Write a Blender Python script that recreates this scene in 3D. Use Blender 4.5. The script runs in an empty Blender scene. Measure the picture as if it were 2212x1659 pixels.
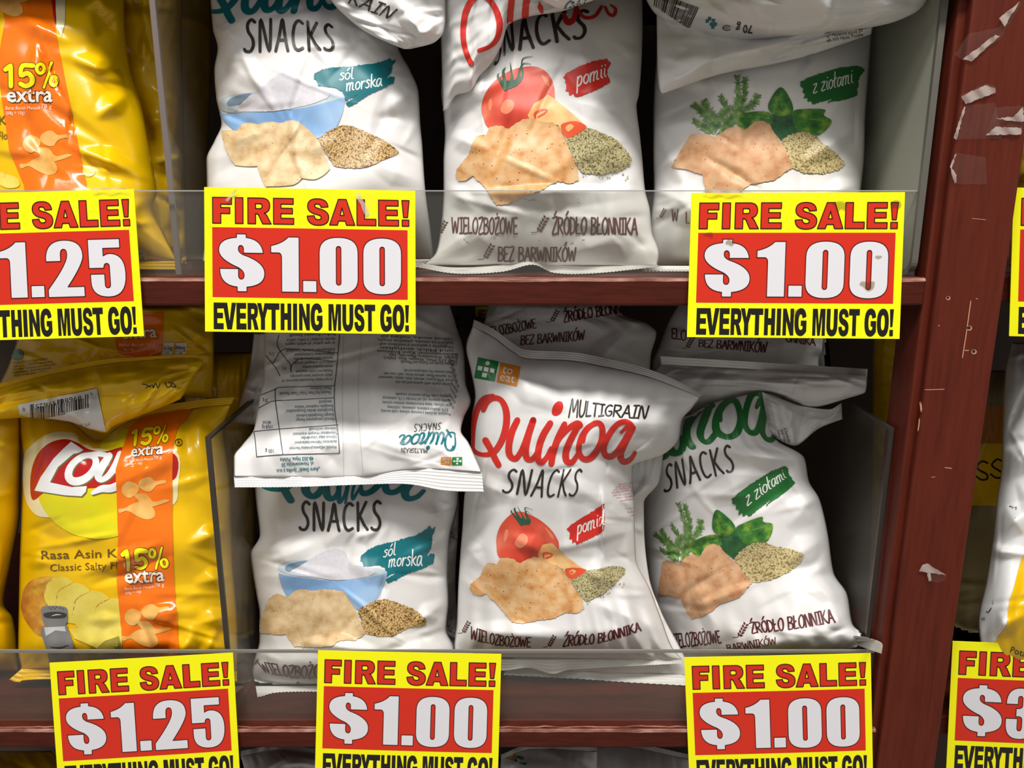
import bpy, bmesh, math, random, re
import numpy as np
from mathutils import Vector
from mathutils.geometry import tessellate_polygon

# ------------------------------------------------------------------ camera, world, light, exposure
W, H = 2212, 1659
F = 1789.0                       # focal length in pixels of the 2212 wide frame
D = 0.70                         # camera stands 0.70 m in front of the shelf edge (plane y = 0)
PITCH = math.radians(14.0)       # looking a little down
sc = bpy.context.scene
cam_d = bpy.data.cameras.new('camera')
cam = bpy.data.objects.new('camera', cam_d)
sc.collection.objects.link(cam)
cam_d.sensor_width = 36.0
cam_d.lens = F / W * 36.0
cam_d.clip_start = 0.01
cam.location = (0, -D, 0)
cam.rotation_euler = (math.pi/2 - PITCH, 0, 0)
sc.camera = cam

world = bpy.data.worlds.new('store_air')
sc.world = world
world.use_nodes = True
bg = world.node_tree.nodes['Background']
bg.inputs[0].default_value = (1.0, 0.97, 0.93, 1)
bg.inputs[1].default_value = 0.27

def area_light(name, loc, target, sx, sy, power, col):
    l = bpy.data.lights.new(name, 'AREA')
    l.shape = 'RECTANGLE'; l.size = sx; l.size_y = sy; l.energy = power; l.color = col
    o = bpy.data.objects.new(name, l)
    o.location = loc
    d = Vector(target) - Vector(loc)
    o.rotation_euler = d.to_track_quat('-Z', 'Y').to_euler()
    sc.collection.objects.link(o)
    return o
area_light('ceiling_tube_and_fill_light', (0.1, -1.5, 2.6), (0, 0, -0.3), 3.0, 0.36, 148, (1.0, 0.97, 0.92))
area_light('ceiling_tube_and_fill_light', (-0.9, -1.9, 1.9), (0, 0, -0.3), 1.4, 0.30, 14, (1.0, 0.98, 0.95))  # added fill light for bounce from the aisle, not a real tube

vs = sc.view_settings
vs.view_transform = 'Standard'
vs.look = 'None'
vs.exposure = 0.0
vs.gamma = 1.0
vs.use_curve_mapping = False

# ------------------------------------------------------------------ helpers
C = sc.collection
SP, CP = math.sin(PITCH), math.cos(PITCH)
def at(px, py, Y):
    """a pixel of the photograph, taken to the upright plane y = Y"""
    px = np.asarray(px, float); py = np.asarray(py, float)
    cx = (px - W/2)/F; cy = (H/2 - py)/F
    dy = CP + cy*SP; dz = -SP + cy*CP
    t = (np.asarray(Y, float) + D)/dy
    return np.stack([cx*t, t*dy - D, dz*t], -1)
def at_z(px, py, z):
    cx = (px - W/2)/F; cy = (H/2 - py)/F
    dy = CP + cy*SP; dz = -SP + cy*CP
    t = z/dz
    return (cx*t, t*dy - D, z)

def lin(c):
    return tuple((x/255/12.92 if x/255 <= .04045 else ((x/255+.055)/1.055)**2.4) for x in c[:3]) + (1.0,)

MC = {}
def mat(name, rgb, rough=.45, spec=.5, coat=0.0, bump=None):
    """plain printed film / paint; rgb in 0-255"""
    if name in MC: return MC[name]
    m = bpy.data.materials.new(name); m.use_nodes = True
    b = m.node_tree.nodes['Principled BSDF']
    b.inputs['Base Color'].default_value = lin(rgb)
    b.inputs['Roughness'].default_value = rough
    b.inputs['Specular IOR Level'].default_value = spec
    if coat:
        b.inputs['Coat Weight'].default_value = coat; b.inputs['Coat Roughness'].default_value = .12
    if bump:
        nt = m.node_tree
        n = nt.nodes.new('ShaderNodeTexNoise'); n.inputs['Scale'].default_value = bump[0]; n.inputs['Detail'].default_value = 3
        tc = nt.nodes.new('ShaderNodeTexCoord'); nt.links.new(tc.outputs['Object'], n.inputs['Vector'])
        bp = nt.nodes.new('ShaderNodeBump'); bp.inputs['Strength'].default_value = bump[1]; bp.inputs['Distance'].default_value = bump[2]
        nt.links.new(n.outputs[0], bp.inputs['Height']); nt.links.new(bp.outputs[0], b.inputs['Normal'])
    MC[name] = m
    return m

def ramp_mat(name, kind, scale, stops, rough=.45, detail=4, coord='UV', stretch=None, spec=.5, bump=0, coat=0):
    """colour from a noise / voronoi / gradient texture through a ramp"""
    if name in MC: return MC[name]
    m = bpy.data.materials.new(name); m.use_nodes = True
    nt = m.node_tree; b = nt.nodes['Principled BSDF']
    b.inputs['Roughness'].default_value = rough; b.inputs['Specular IOR Level'].default_value = spec
    if coat:
        b.inputs['Coat Weight'].default_value = coat; b.inputs['Coat Roughness'].default_value = .12
    tc = nt.nodes.new('ShaderNodeTexCoord'); src = tc.outputs[coord]
    if stretch:
        mp = nt.nodes.new('ShaderNodeMapping'); mp.inputs['Scale'].default_value = stretch
        nt.links.new(src, mp.inputs[0]); src = mp.outputs[0]
    if kind == 'noise':
        t = nt.nodes.new('ShaderNodeTexNoise'); t.inputs['Scale'].default_value = scale; t.inputs['Detail'].default_value = detail
        out = t.outputs[0]
    elif kind == 'voronoi':
        t = nt.nodes.new('ShaderNodeTexVoronoi'); t.inputs['Scale'].default_value = scale
        out = t.outputs['Distance']
    elif kind == 'wave':
        t = nt.nodes.new('ShaderNodeTexWave'); t.inputs['Scale'].default_value = scale
        t.inputs['Distortion'].default_value = 3; t.inputs['Detail'].default_value = detail
        out = t.outputs['Fac']
    nt.links.new(src, t.inputs['Vector'])
    r = nt.nodes.new('ShaderNodeValToRGB')
    e = r.color_ramp.elements
    e[0].position, e[0].color = stops[0][0], lin(stops[0][1])
    e[1].position, e[1].color = stops[-1][0], lin(stops[-1][1])
    for p, c in stops[1:-1]:
        q = e.new(p); q.color = lin(c)
    nt.links.new(out, r.inputs[0]); nt.links.new(r.outputs[0], b.inputs['Base Color'])
    if bump:
        bp = nt.nodes.new('ShaderNodeBump'); bp.inputs['Strength'].default_value = bump; bp.inputs['Distance'].default_value = .001
        nt.links.new(out, bp.inputs['Height']); nt.links.new(bp.outputs[0], b.inputs['Normal'])
    MC[name] = m
    return m

def clear_mat(name, tint, haze, hazecol, rough=.06, refl=.025):
    """clear acrylic or tape: mostly see-through, a little haze, mirror-like sheen at a slant"""
    if name in MC: return MC[name]
    m = bpy.data.materials.new(name); m.use_nodes = True
    nt = m.node_tree; nt.nodes.clear()
    out = nt.nodes.new('ShaderNodeOutputMaterial')
    tr = nt.nodes.new('ShaderNodeBsdfTransparent'); tr.inputs[0].default_value = lin(tint)
    df = nt.nodes.new('ShaderNodeBsdfDiffuse'); df.inputs[0].default_value = lin(hazecol)
    gl = nt.nodes.new('ShaderNodeBsdfGlossy'); gl.inputs['Roughness'].default_value = rough
    m1 = nt.nodes.new('ShaderNodeMixShader'); m1.inputs[0].default_value = haze
    nt.links.new(tr.outputs[0], m1.inputs[1]); nt.links.new(df.outputs[0], m1.inputs[2])
    lw = nt.nodes.new('ShaderNodeLayerWeight'); lw.inputs[0].default_value = .5
    pw = nt.nodes.new('ShaderNodeMath'); pw.operation = 'POWER'; pw.inputs[1].default_value = 5
    nt.links.new(lw.outputs['Facing'], pw.inputs[0])
    fr = nt.nodes.new('ShaderNodeMath'); fr.operation = 'MULTIPLY_ADD'; fr.inputs[1].default_value = .55; fr.inputs[2].default_value = refl
    nt.links.new(pw.outputs[0], fr.inputs[0])
    m2 = nt.nodes.new('ShaderNodeMixShader')
    nt.links.new(fr.outputs[0], m2.inputs[0]); nt.links.new(m1.outputs[0], m2.inputs[1]); nt.links.new(gl.outputs[0], m2.inputs[2])
    nt.links.new(m2.outputs[0], out.inputs[0])
    MC[name] = m
    return m

def tag(o, label=None, cat=None, group=None, kind=None):
    if label: o['label'] = label
    if cat: o['category'] = cat
    if group: o['group'] = group
    if kind: o['kind'] = kind
    return o
def thing(name, loc, label, cat, group=None):
    o = bpy.data.objects.new(name, None); C.objects.link(o)
    o.empty_display_size = .03
    o.location = loc
    return tag(o, label, cat, group)
def link_mesh(name, verts, faces, mats, parent=None, midx=None, uvs=None, smooth=False):
    me = bpy.data.meshes.new(name)
    base = np.array(parent.location) if parent is not None else np.zeros(3)
    if parent is not None and parent.parent is not None: base = base + np.array(parent.parent.location)
    verts = np.asarray(verts, float)
    me.from_pydata((verts - base).tolist(), [], [list(map(int, f)) for f in faces])
    if not isinstance(mats, (list, tuple)): mats = [mats]
    for m in mats: me.materials.append(m)
    if midx is not None: me.polygons.foreach_set('material_index', np.asarray(midx, np.int32))
    if uvs is not None:
        ul = me.uv_layers.new(name='UVMap')
        li = np.zeros(len(me.loops), np.int32); me.loops.foreach_get('vertex_index', li)
        ul.data.foreach_set('uv', np.asarray(uvs, np.float32)[li].ravel())
    if smooth: me.polygons.foreach_set('use_smooth', np.ones(len(me.polygons), bool))
    me.update()
    o = bpy.data.objects.new(name, me); C.objects.link(o)
    if parent is not None: o.parent = parent
    return o
def box_geo(x0, x1, y0, y1, z0, z1):
    v = [(x, y, z) for x in (x0, x1) for y in (y0, y1) for z in (z0, z1)]
    f = [(0,1,3,2),(4,6,7,5),(0,4,5,1),(2,3,7,6),(0,2,6,4),(1,5,7,3)]
    return v, f
def bevel_obj(o, w, seg=2):
    m = o.modifiers.new('bevel', 'BEVEL'); m.width = w; m.segments = seg; m.limit_method = 'ANGLE'
    return o

# ------------------------------------------------------------------ flat artwork: paths, ribbons, lettering
def path(s, n=7):
    """M / L / Q / Z outline -> list of closed polylines"""
    out, cur, tok, i = [], [], re.findall(r'[MLQZ]|-?[\d.]+', s), 0
    cmd = None
    while i < len(tok):
        t = tok[i]
        if t.isalpha():
            cmd = t; i += 1
            if cmd == 'Z':
                if cur: out.append(cur)
                cur = []
            continue
        if cmd == 'M': cur = [(float(tok[i]), float(tok[i+1]))]; i += 2; cmd = 'L'
        elif cmd == 'L': cur.append((float(tok[i]), float(tok[i+1]))); i += 2
        elif cmd == 'Q':
            (x0, y0) = cur[-1]; cx, cy, x, y = [float(k) for k in tok[i:i+4]]; i += 4
            for k in range(1, n+1):
                a = k/n
                cur.append(((1-a)**2*x0 + 2*a*(1-a)*cx + a*a*x, (1-a)**2*y0 + 2*a*(1-a)*cy + a*a*y))
    if cur: out.append(cur)
    return out
def smooth_line(pts, n=6, closed=False):
    """Catmull-Rom through the points"""
    p = np.array(pts, float)
    if len(p) < 3: return p
    q = np.vstack([p[-1], p, p[0], p[1]]) if closed else np.vstack([2*p[0]-p[1], p, 2*p[-1]-p[-2]])
    out = []
    for i in range(1, len(q)-2):
        a, b, c, d = q[i-1], q[i], q[i+1], q[i+2]
        for k in range(n):
            t = k/n
            out.append(.5*((2*b) + (-a+c)*t + (2*a-5*b+4*c-d)*t*t + (-a+3*b-3*c+d)*t**3))
    if not closed: out.append(q[-2])
    return np.array(out)
class Art:
    """flat polygons in artwork coordinates: (verts, faces, material, layer)"""
    def __init__(s): s.items = []
    def add(s, v, f, m, layer=1): s.items.append((np.asarray(v, float), f, m, layer)); return s
    def fill(s, polys, m, layer=1, grid=None):
        """closed outlines: first is the outside, others are holes"""
        polys = [[(float(x), float(y)) for i, (x, y) in enumerate(p) if math.dist((x, y), tuple(p[i-1])) > 1e-7] for p in polys]
        tr = tessellate_polygon([[Vector((x, y, 0)) for x, y in p] for p in polys])
        flat = [q for p in polys for q in p]
        if grid:
            bm = bmesh.new()
            vv = [bm.verts.new((x, y, 0)) for x, y in flat]
            for t in tr:
                if len(set(t)) == 3:
                    try: bm.faces.new([vv[i] for i in t])
                    except ValueError: pass
            A = np.array(flat); lo, hi = A.min(0), A.max(0)
            for ax in (0, 1):
                for g in np.arange(math.floor(lo[ax]/grid)*grid+grid, hi[ax], grid):
                    co = [0, 0, 0]; co[ax] = g; no = [0, 0, 0]; no[ax] = 1
                    bmesh.ops.bisect_plane(bm, geom=bm.verts[:]+bm.edges[:]+bm.faces[:], plane_co=co, plane_no=no, dist=1e-4)
            bm.verts.index_update()
            s.add([(v.co.x, v.co.y) for v in bm.verts], [[v.index for v in f.verts] for f in bm.faces], m, layer)
            bm.free()
        else:
            s.add(flat, [t for t in tr], m, layer)
        return s
    def line(s, pts, w, m, layer=1, closed=False, sm=5, cap=True):
        """ribbon of width w (a number or one per point)"""
        pts = np.array(pts, float)
        wv = np.full(len(pts), w, float) if np.isscalar(w) else np.array(w, float)
        if sm and len(pts) > 2:
            q = smooth_line(np.column_stack([pts, wv]), sm, closed)
            pts, wv = q[:, :2], q[:, 2]
        if closed: pts = np.vstack([pts, pts[:1]]); wv = np.append(wv, wv[0])
        q = [np.r_[pts[0], wv[0]]]                       # no piece longer than 13 units, so it can follow a curved surface
        for i in range(1, len(pts)):
            k = max(1, int(math.ceil(np.linalg.norm(pts[i]-pts[i-1])/13)))
            a_, b_ = np.r_[pts[i-1], wv[i-1]], np.r_[pts[i], wv[i]]
            q += [a_ + (b_-a_)*j/k for j in range(1, k+1)]
        q = np.array(q); pts, wv = q[:, :2], q[:, 2]
        d = np.gradient(pts, axis=0)
        if closed: d[0] = d[-1] = pts[1] - pts[-2]
        n = np.column_stack([-d[:, 1], d[:, 0]]); n /= np.maximum(np.linalg.norm(n, axis=1, keepdims=True), 1e-9)
        c = max(1, int(math.ceil(wv.max()/15)))
        v = np.stack([pts + n*wv[:, None]*(.5-j/c) for j in range(c+1)], 1).reshape(-1, 2)
        f = [((c+1)*i+j, (c+1)*i+j+1, (c+1)*(i+1)+j+1, (c+1)*(i+1)+j) for i in range(len(pts)-1) for j in range(c)]
        s.add(v, f, m, layer)
        if cap and not closed:
            for e in (0, -1):
                a = np.linspace(0, 2*math.pi, 9)[:-1]
                c = pts[e] + wv[e]/2*np.column_stack([np.cos(a), np.sin(a)])
                s.add(c, [list(range(8))], m, layer)
        return s
    def merged(s): return s.items
    def transformed(s, fn):
        t = Art(); t.items = [(fn(v), f, m, l) for v, f, m, l in s.items]; return t
    def extend(s, other): s.items += other.items; return s

# heavy upright capitals and digits, each in a 100 x 100 box (y down)
GL = {
'F':'M0 0 L100 0 L100 26 L43 26 L43 39 L91 39 L91 62 L43 62 L43 100 L0 100 Z',
'I':'M0 0 L100 0 L100 100 L0 100 Z',
'.':'M0 0 L100 0 L100 100 L0 100 Z',
'R':'M0 0 L58 0 Q94 0 94 29 Q94 53 70 58 Q78 61 84 72 L100 100 L63 100 L47 68 Q43 61 35 61 L33 61 L33 100 L0 100 Z M33 22 L52 22 Q61 22 61 31 Q61 41 52 41 L33 41 Z',
'E':'M0 0 L98 0 L98 22 L37 22 L37 38 L94 38 L94 59 L37 59 L37 77 L100 77 L100 100 L0 100 Z',
'S':'M2 67 L34 65 Q36 80 52 80 Q66 80 66 71 Q66 64 45 60 Q4 52 4 29 Q4 -1 49 -1 Q94 -1 97 30 L65 32 Q62 19 48 19 Q36 19 36 26 Q36 33 55 37 Q100 46 100 70 Q100 102 52 102 Q4 102 2 67 Z',
'A':'M0 100 L35 0 L66 0 L100 100 L67 100 L62 84 L36 84 L31 100 Z M42 62 L57 62 L49.5 33 Z',
'L':'M0 0 L40 0 L40 75 L100 75 L100 100 L0 100 Z',
'V':'M0 0 L34 0 L51 68 L67 0 L100 0 L68 100 L33 100 Z',
'Y':'M0 0 L36 0 L50 34 L64 0 L100 0 L68 57 L68 100 L32 100 L32 57 Z',
'T':'M0 0 L100 0 L100 24 L68 24 L68 100 L33 100 L33 24 L0 24 Z',
'H':'M0 0 L36 0 L36 36 L64 36 L64 0 L100 0 L100 100 L64 100 L64 61 L36 61 L36 100 L0 100 Z',
'N':'M0 0 L32 0 L68 54 L68 0 L100 0 L100 100 L68 100 L32 46 L32 100 L0 100 Z',
'G':'M53 44 L100 44 L100 84 Q80 102 52 102 Q0 102 0 50 Q0 -2 52 -2 Q92 -2 98 30 L66 36 Q63 21 51 21 Q34 21 34 49 Q34 79 53 79 Q62 79 68 73 L68 64 L53 64 Z',
'M':'M0 0 L39 0 L50 60 L61 0 L100 0 L100 100 L75 100 L75 26 L60 100 L40 100 L25 26 L25 100 L0 100 Z',
'U':'M0 0 L35 0 L35 62 Q35 78 50 78 Q65 78 65 62 L65 0 L100 0 L100 60 Q100 102 50 102 Q0 102 0 60 Z',
'O':'M50 -2 Q100 -2 100 50 Q100 102 50 102 Q0 102 0 50 Q0 -2 50 -2 Z M50 22 Q34 22 34 50 Q34 78 50 78 Q66 78 66 50 Q66 22 50 22 Z',
'0':'M0 27 Q0 0 50 0 Q100 0 100 27 L100 73 Q100 100 50 100 Q0 100 0 73 Z M44 21 Q44 16 50 16 Q56 16 56 21 L56 79 Q56 84 50 84 Q44 84 44 79 Z',
'1':'M62 0 L100 0 L100 100 L38 100 L38 38 Q38 29 26 29 L0 29 L0 16 Q40 12 62 0 Z',
'$':'M39 0 L60 0 L60 6 Q94 9 97 33 L54 33 L54 27 Q54 20 48 20 Q43 20 43 26 Q43 32 54 36 Q100 48 100 68 Q100 89 61 92 L61 100 L40 100 L40 92 Q2 89 2 60 L43 60 L43 71 Q43 78 49 78 Q55 78 55 71 Q55 64 42 58 Q0 44 0 28 Q0 8 39 6 Z',
'2':'M0 37 Q-2 0 50 0 Q100 0 100 28 Q100 42 56 82 L100 82 L100 100 L3 100 L3 86 Q56 42 57 27 Q58 16 49 16 Q40 16 40 26 L40 37 Z',
'5':'M2 0 L88 0 L88 16 L42 16 L42 29 Q50 25 62 25 Q100 27 100 60 Q100 100 52 100 Q5 100 5 72 L5 60 L43 60 L43 78 Q43 84 50 84 Q57 84 57 78 L57 48 Q57 42 50 42 Q42 42 42 50 L2 50 Z',
'3':'M0 32 Q0 0 50 0 Q100 0 100 26 Q100 44 82 48 Q100 54 100 72 Q100 101 50 101 Q0 101 0 70 L0 60 L42 60 L42 78 Q42 84 50 84 Q58 84 58 76 L58 64 Q58 56 46 56 L36 56 L36 40 Q58 41 58 34 L58 22 Q58 16 50 16 Q42 16 42 22 L42 32 Z',
}
def glyph(art, ch, x0, x1, y0, y1, m, layer=1, outline=None, ow=0):
    """one heavy letter in the box, with an optional ink line round it"""
    shapes = [path('M0 0 L100 0 L78 66 L22 66 Z'), path('M4 76 L96 76 L96 100 L4 100 Z')] if ch == '!' else [path(GL[ch])]
    for ps in shapes:
        ps = [[(x0+(x1-x0)*a/100, y0+(y1-y0)*b/100) for a, b in p] for p in ps]
        art.fill(ps, m, layer)
        if outline is not None:
            for p in ps:
                c = [p[i] for i in range(len(p)) if math.dist(p[i], p[i-1]) > 1e-6]
                k = len(c)
                # straight segments with mitred corners: each edge its own ribbon
                for i in range(k):
                    art.line([c[i], c[(i+1) % k]], ow, outline, layer+1, sm=0, cap=False)
                    a = np.linspace(0, 2*math.pi, 7)[:-1]
                    art.add(np.array(c[i]) + ow/2*np.column_stack([np.cos(a), np.sin(a)]), [list(range(6))], outline, layer+1)

# thin hand-drawn capitals: strokes in a box 100 high; first number is the advance
HAND = {
'A':(72,[[(0,100),(20,50),(36,0),(50,50),(68,100)],[(14,66),(58,66)]]),
'B':(66,[[(4,0),(6,50),(2,100)],[(4,2),(40,4),(52,20),(40,40),(6,46)],[(6,46),(48,54),(60,76),(44,96),(2,100)]]),
'C':(64,[[(58,8),(36,0),(12,16),(2,52),(10,86),(30,99),(56,92)]]),
'D':(66,[[(4,0),(4,100)],[(4,0),(42,12),(60,48),(46,84),(4,100)]]),
'E':(54,[[(48,2),(4,4),(5,52),(3,98),(50,98)],[(4,50),(40,48)]]),
'G':(66,[[(56,10),(34,2),(10,24),(2,58),(14,92),(38,98),(56,84),(56,58),(34,58)]]),
'I':(46,[[(22,0),(22,100)],[(4,2),(42,0)],[(0,100),(44,98)]]),
'K':(66,[[(4,0),(4,100)],[(56,0),(8,54)],[(14,46),(40,80),(62,98)]]),
'L':(54,[[(4,0),(3,98),(50,96)]]),
'M':(88,[[(0,100),(12,0),(40,70),(68,0),(82,100)]]),
'N':(70,[[(4,100),(6,0),(56,100),(62,0)]]),
'O':(68,[[(34,0),(8,24),(2,60),(16,94),(40,98),(58,74),(62,34),(50,6),(34,0)]]),
'R':(66,[[(4,0),(4,100)],[(4,2),(44,6),(54,26),(40,46),(6,52)],[(16,52),(60,100)]]),
'S':(62,[[(56,8),(36,0),(16,14),(20,36),(44,58),(50,80),(34,98),(8,98),(0,92)]]),
'T':(60,[[(28,2),(28,100)],[(0,4),(58,0)]]),
'U':(66,[[(2,0),(4,66),(18,98),(42,94),(56,62),(58,0)]]),
'W':(96,[[(0,0),(18,98),(42,22),(64,98),(86,0)]]),
'Z':(62,[[(4,4),(56,2),(4,98),(60,96)]]),
' ':(40,[]),
}
HAND['\u017b'] = (62, HAND['Z'][1] + [[(28,-26),(33,-20)]])
HAND['\u0179'] = (62, HAND['Z'][1] + [[(24,-14),(44,-36)]])
HAND['\u00d3'] = (68, HAND['O'][1] + [[(28,-14),(48,-36)]])
HAND['\u0141'] = (54, HAND['L'][1] + [[(-10,62),(26,40)]])
# joined lower case for the flavour badges
SCRIPT = {
's':(46,[[(40,38),(22,32),(10,44),(30,64),(32,84),(14,98),(0,90)]]),
'o':(52,[[(26,34),(6,52),(4,82),(20,98),(40,80),(42,48),(26,34)]]),
'l':(24,[[(14,-14),(8,50),(8,90),(20,98)]]),
'm':(84,[[(4,36),(2,98)],[(4,60),(20,36),(34,40),(30,98)],[(32,62),(48,36),(62,42),(58,90),(74,96)]]),
'r':(42,[[(6,36),(4,98)],[(6,64),(18,40),(38,38)]]),
'k':(52,[[(10,-12),(4,98)],[(44,36),(8,66)],[(16,62),(32,88),(48,96)]]),
'a':(58,[[(42,40),(22,34),(4,60),(6,92),(22,96),(42,60),(46,36)],[(46,36),(42,84),(54,98)]]),
'p':(54,[[(8,36),(0,146)],[(6,54),(24,34),(42,44),(38,80),(18,98),(4,88)]]),
'i':(26,[[(10,36),(8,84),(20,98)],[(14,10),(15,14)]]),
'd':(58,[[(42,44),(22,34),(4,60),(6,92),(22,96),(42,60),(52,-20)],[(46,36),(42,84),(54,98)]]),
'z':(50,[[(6,38),(40,36),(2,96),(44,94)]]),
' ':(34,[]),
}
SCRIPT['\u00f3'] = (52, SCRIPT['o'][1] + [[(24,14),(40,-6)]])
SCRIPT['\u0142'] = (34, SCRIPT['l'][1] + [[(-4,52),(30,30)]])
def hand_text(art, s, x0, y0, x1, h, m, w, font=HAND, layer=1, gap=0, tilt=0):
    """a word fitted between x0 and x1 with cap height h, base line y0+h; tilt = rise over the whole width"""
    tot = sum(font[c][0]+gap for c in s) - gap
    sx = (x1-x0)/tot; sy = h/100
    x = 0
    for c in s:
        adv, strokes = font[c]
        for st in strokes:
            pts = [(x0+(x+a)*sx, y0+b*sy - tilt*(x+a)/tot) for a, b in st]
            art.line(pts, w, m, layer, sm=4 if len(st) > 3 else 0)
        x += adv+gap
_tx = {}
def type_text(art, s, x0, y0, size, m, layer=1, width=None, bold=0, shear=0, flip=False, rot=0):
    """ordinary printed type, base line at y0; width = fit to this width"""
    key = (s, bold)
    if key not in _tx:
        cu = bpy.data.curves.new('type', 'FONT'); cu.body = s; cu.resolution_u = 2; cu.size = 1; cu.offset = bold
        ob = bpy.data.objects.new('type', cu); C.objects.link(ob)
        dg = bpy.context.evaluated_depsgraph_get()
        me = ob.evaluated_get(dg).to_mesh()
        v = np.array([(p.co.x, p.co.y) for p in me.vertices]).reshape(-1, 2)
        f = [list(p.vertices) for p in me.polygons]
        ob.evaluated_get(dg).to_mesh_clear()
        bpy.data.objects.remove(ob); bpy.data.curves.remove(cu)
        _tx[key] = (v, f)
    v, f = _tx[key]
    if not len(v): return art
    v = v.copy()
    if width: v[:, 0] = (v[:, 0]-v[:, 0].min())/(v[:, 0].max()-v[:, 0].min())*width/size
    x = v[:, 0]*size + v[:, 1]*size*shear; y = -v[:, 1]*size
    if rot:
        c, s_ = math.cos(rot), math.sin(rot); x, y = c*x - s_*y, s_*x + c*y
    art.add(np.column_stack([x0 + x, y0 + y]), f, m, layer)
    return art

def tps(src, dst):
    """smooth map taking the landmark points src to dst"""
    S = np.array(src, float); T = np.array(dst, float); n = len(S)
    if n <= 3:
        A = np.column_stack([S, np.ones(n)]); M = np.linalg.lstsq(A, T, rcond=None)[0]
        return lambda p: np.column_stack([p, np.ones(len(p))]) @ M
    sc_ = np.ptp(S, axis=0).max(); c = S.mean(0); Sn = (S-c)/sc_
    def U(r2): return np.where(r2 < 1e-12, 0, r2*np.log(np.maximum(r2, 1e-12)))
    K = U(((Sn[:, None]-Sn[None])**2).sum(-1))
    P = np.column_stack([np.ones(n), Sn])
    A = np.zeros((n+3, n+3)); A[:n, :n] = K + np.eye(n)*1e-4; A[:n, n:] = P; A[n:, :n] = P.T
    w = np.linalg.solve(A, np.vstack([T, np.zeros((3, 2))]))
    def fn(p):
        q = (np.asarray(p, float)-c)/sc_
        return U(((q[:, None]-Sn[None])**2).sum(-1)) @ w[:n] + np.column_stack([np.ones(len(q)), q]) @ w[n:]
    return fn
# ------------------------------------------------------------------ the setting
Z_UP = float(at(1106, 601, 0)[2]); Z_UPB = float(at(1106, 661, 0)[2])      # upper shelf board
Z_LO = float(at(1106, 1576, 0)[2]); Z_LOB = float(at(1106, 1616, 0)[2])    # lower shelf board
wood = ramp_mat('red_brown_painted_wood', 'noise', 9, [(.25,(58,19,10)),(.5,(74,25,13)),(.72,(82,30,17)),(.9,(94,42,29))], rough=.5, spec=.25, coord='Object', stretch=(3,12,26), detail=6, bump=.25)
wood_v = ramp_mat('red_brown_painted_post', 'noise', 9, [(.25,(76,26,14)),(.5,(90,32,18)),(.72,(96,36,21)),(.9,(104,47,33))], rough=.5, spec=.25, coord='Object', stretch=(26,12,2.0), detail=6, bump=.2)
worn_lit = ramp_mat('worn_lit_wood_edge', 'noise', 60, [(.35,(104,58,46)),(.55,(160,112,98)),(.75,(205,170,155))], rough=.5, coord='Object', stretch=(.6,2,2))  # wear tones, made paler to paint in light on the lip
dark_wood = ramp_mat('dark_back_board', 'noise', 6, [(.3,(72,58,50)),(.7,(92,76,66))], rough=.7, coord='Object')
X_L = float(at(-900, 630, 0)[0]); X_R = float(at(1999, 630, 0)[0])

def board(name, zt, zb, x0, x1, label, y1=.46):
    """a shelf board with a rounded front edge, its lip rubbed and lightened for falling light"""
    t = thing(name, ((x0+x1)/2, 0, zb), label, 'shelf')
    v, f = box_geo(x0, x1, 0, y1, zb, zt)
    b = link_mesh('plank', v, f, wood, t); bevel_obj(b, .0022)
    # the lip: rubbed paint, colour also lightened for light falling on it
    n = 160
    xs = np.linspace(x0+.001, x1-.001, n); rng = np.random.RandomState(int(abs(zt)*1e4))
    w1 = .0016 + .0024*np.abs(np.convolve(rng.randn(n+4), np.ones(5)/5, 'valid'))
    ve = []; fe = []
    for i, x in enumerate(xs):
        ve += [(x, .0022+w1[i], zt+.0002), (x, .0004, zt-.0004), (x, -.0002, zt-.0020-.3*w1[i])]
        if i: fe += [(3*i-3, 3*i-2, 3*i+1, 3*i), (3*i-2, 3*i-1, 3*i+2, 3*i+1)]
    link_mesh('worn_lit_edge', ve, fe, worn_lit, t)
    return t
board('shelf_board', Z_UP, Z_UPB, X_L, X_R, 'red-brown wooden shelf board carrying the upper row of bags')
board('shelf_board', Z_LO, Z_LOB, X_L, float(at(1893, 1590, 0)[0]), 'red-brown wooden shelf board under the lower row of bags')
zt3 = .192
board('shelf_board', zt3+.022, zt3, X_L, X_R, 'red-brown wooden shelf board above the upper row of bags')
# bottom shelf below the picture, carrying the bags of the bottom row
board('shelf_board', Z_LO-.40, Z_LO-.425, X_L, float(at(1893,1590,0)[0]), 'red-brown wooden shelf board below the bottom row of bags')

# upright post at the right: a broad front face and a narrower inner strip set back
xp0 = float(at(2018, 630, 0)[0]); xp1 = float(at(2162, 630, 0)[0])
post = thing('shelf_upright', ((xp0+xp1)/2, 0, -1.1), 'broad red-brown wooden upright post right of the white bags', 'post')
v, f = box_geo(xp0, xp1, -.004, .036, -1.1, .8)
o = link_mesh('post', v, f, wood_v, post); bevel_obj(o, .0022)
v, f = box_geo(X_R+.0006, xp0+.004, .004, .046, -1.1, .8)
o = link_mesh('side_board', v, f, wood_v, post); bevel_obj(o, .002)
def flat_art(name, art, fn, parent, label=None):
    """artwork put on a flat thing: fn(points, layer) -> 3D"""
    V, Fc, mi, mats, uv = [], [], [], [], []
    n = 0
    for v, f, m, l in art.items:
        if m not in mats: mats.append(m)
        V.append(fn(v, l)); uv.append(v/100); Fc += [[i+n for i in q] for q in f]; mi += [mats.index(m)]*len(f); n += len(v)
    o = link_mesh(name, np.vstack(V), Fc, mats, parent, mi, np.vstack(uv))
    if label: o['label'] = label
    return o

pface = lambda p, l: at(p[:, 0], p[:, 1], -.0042-.0001*l)
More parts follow.
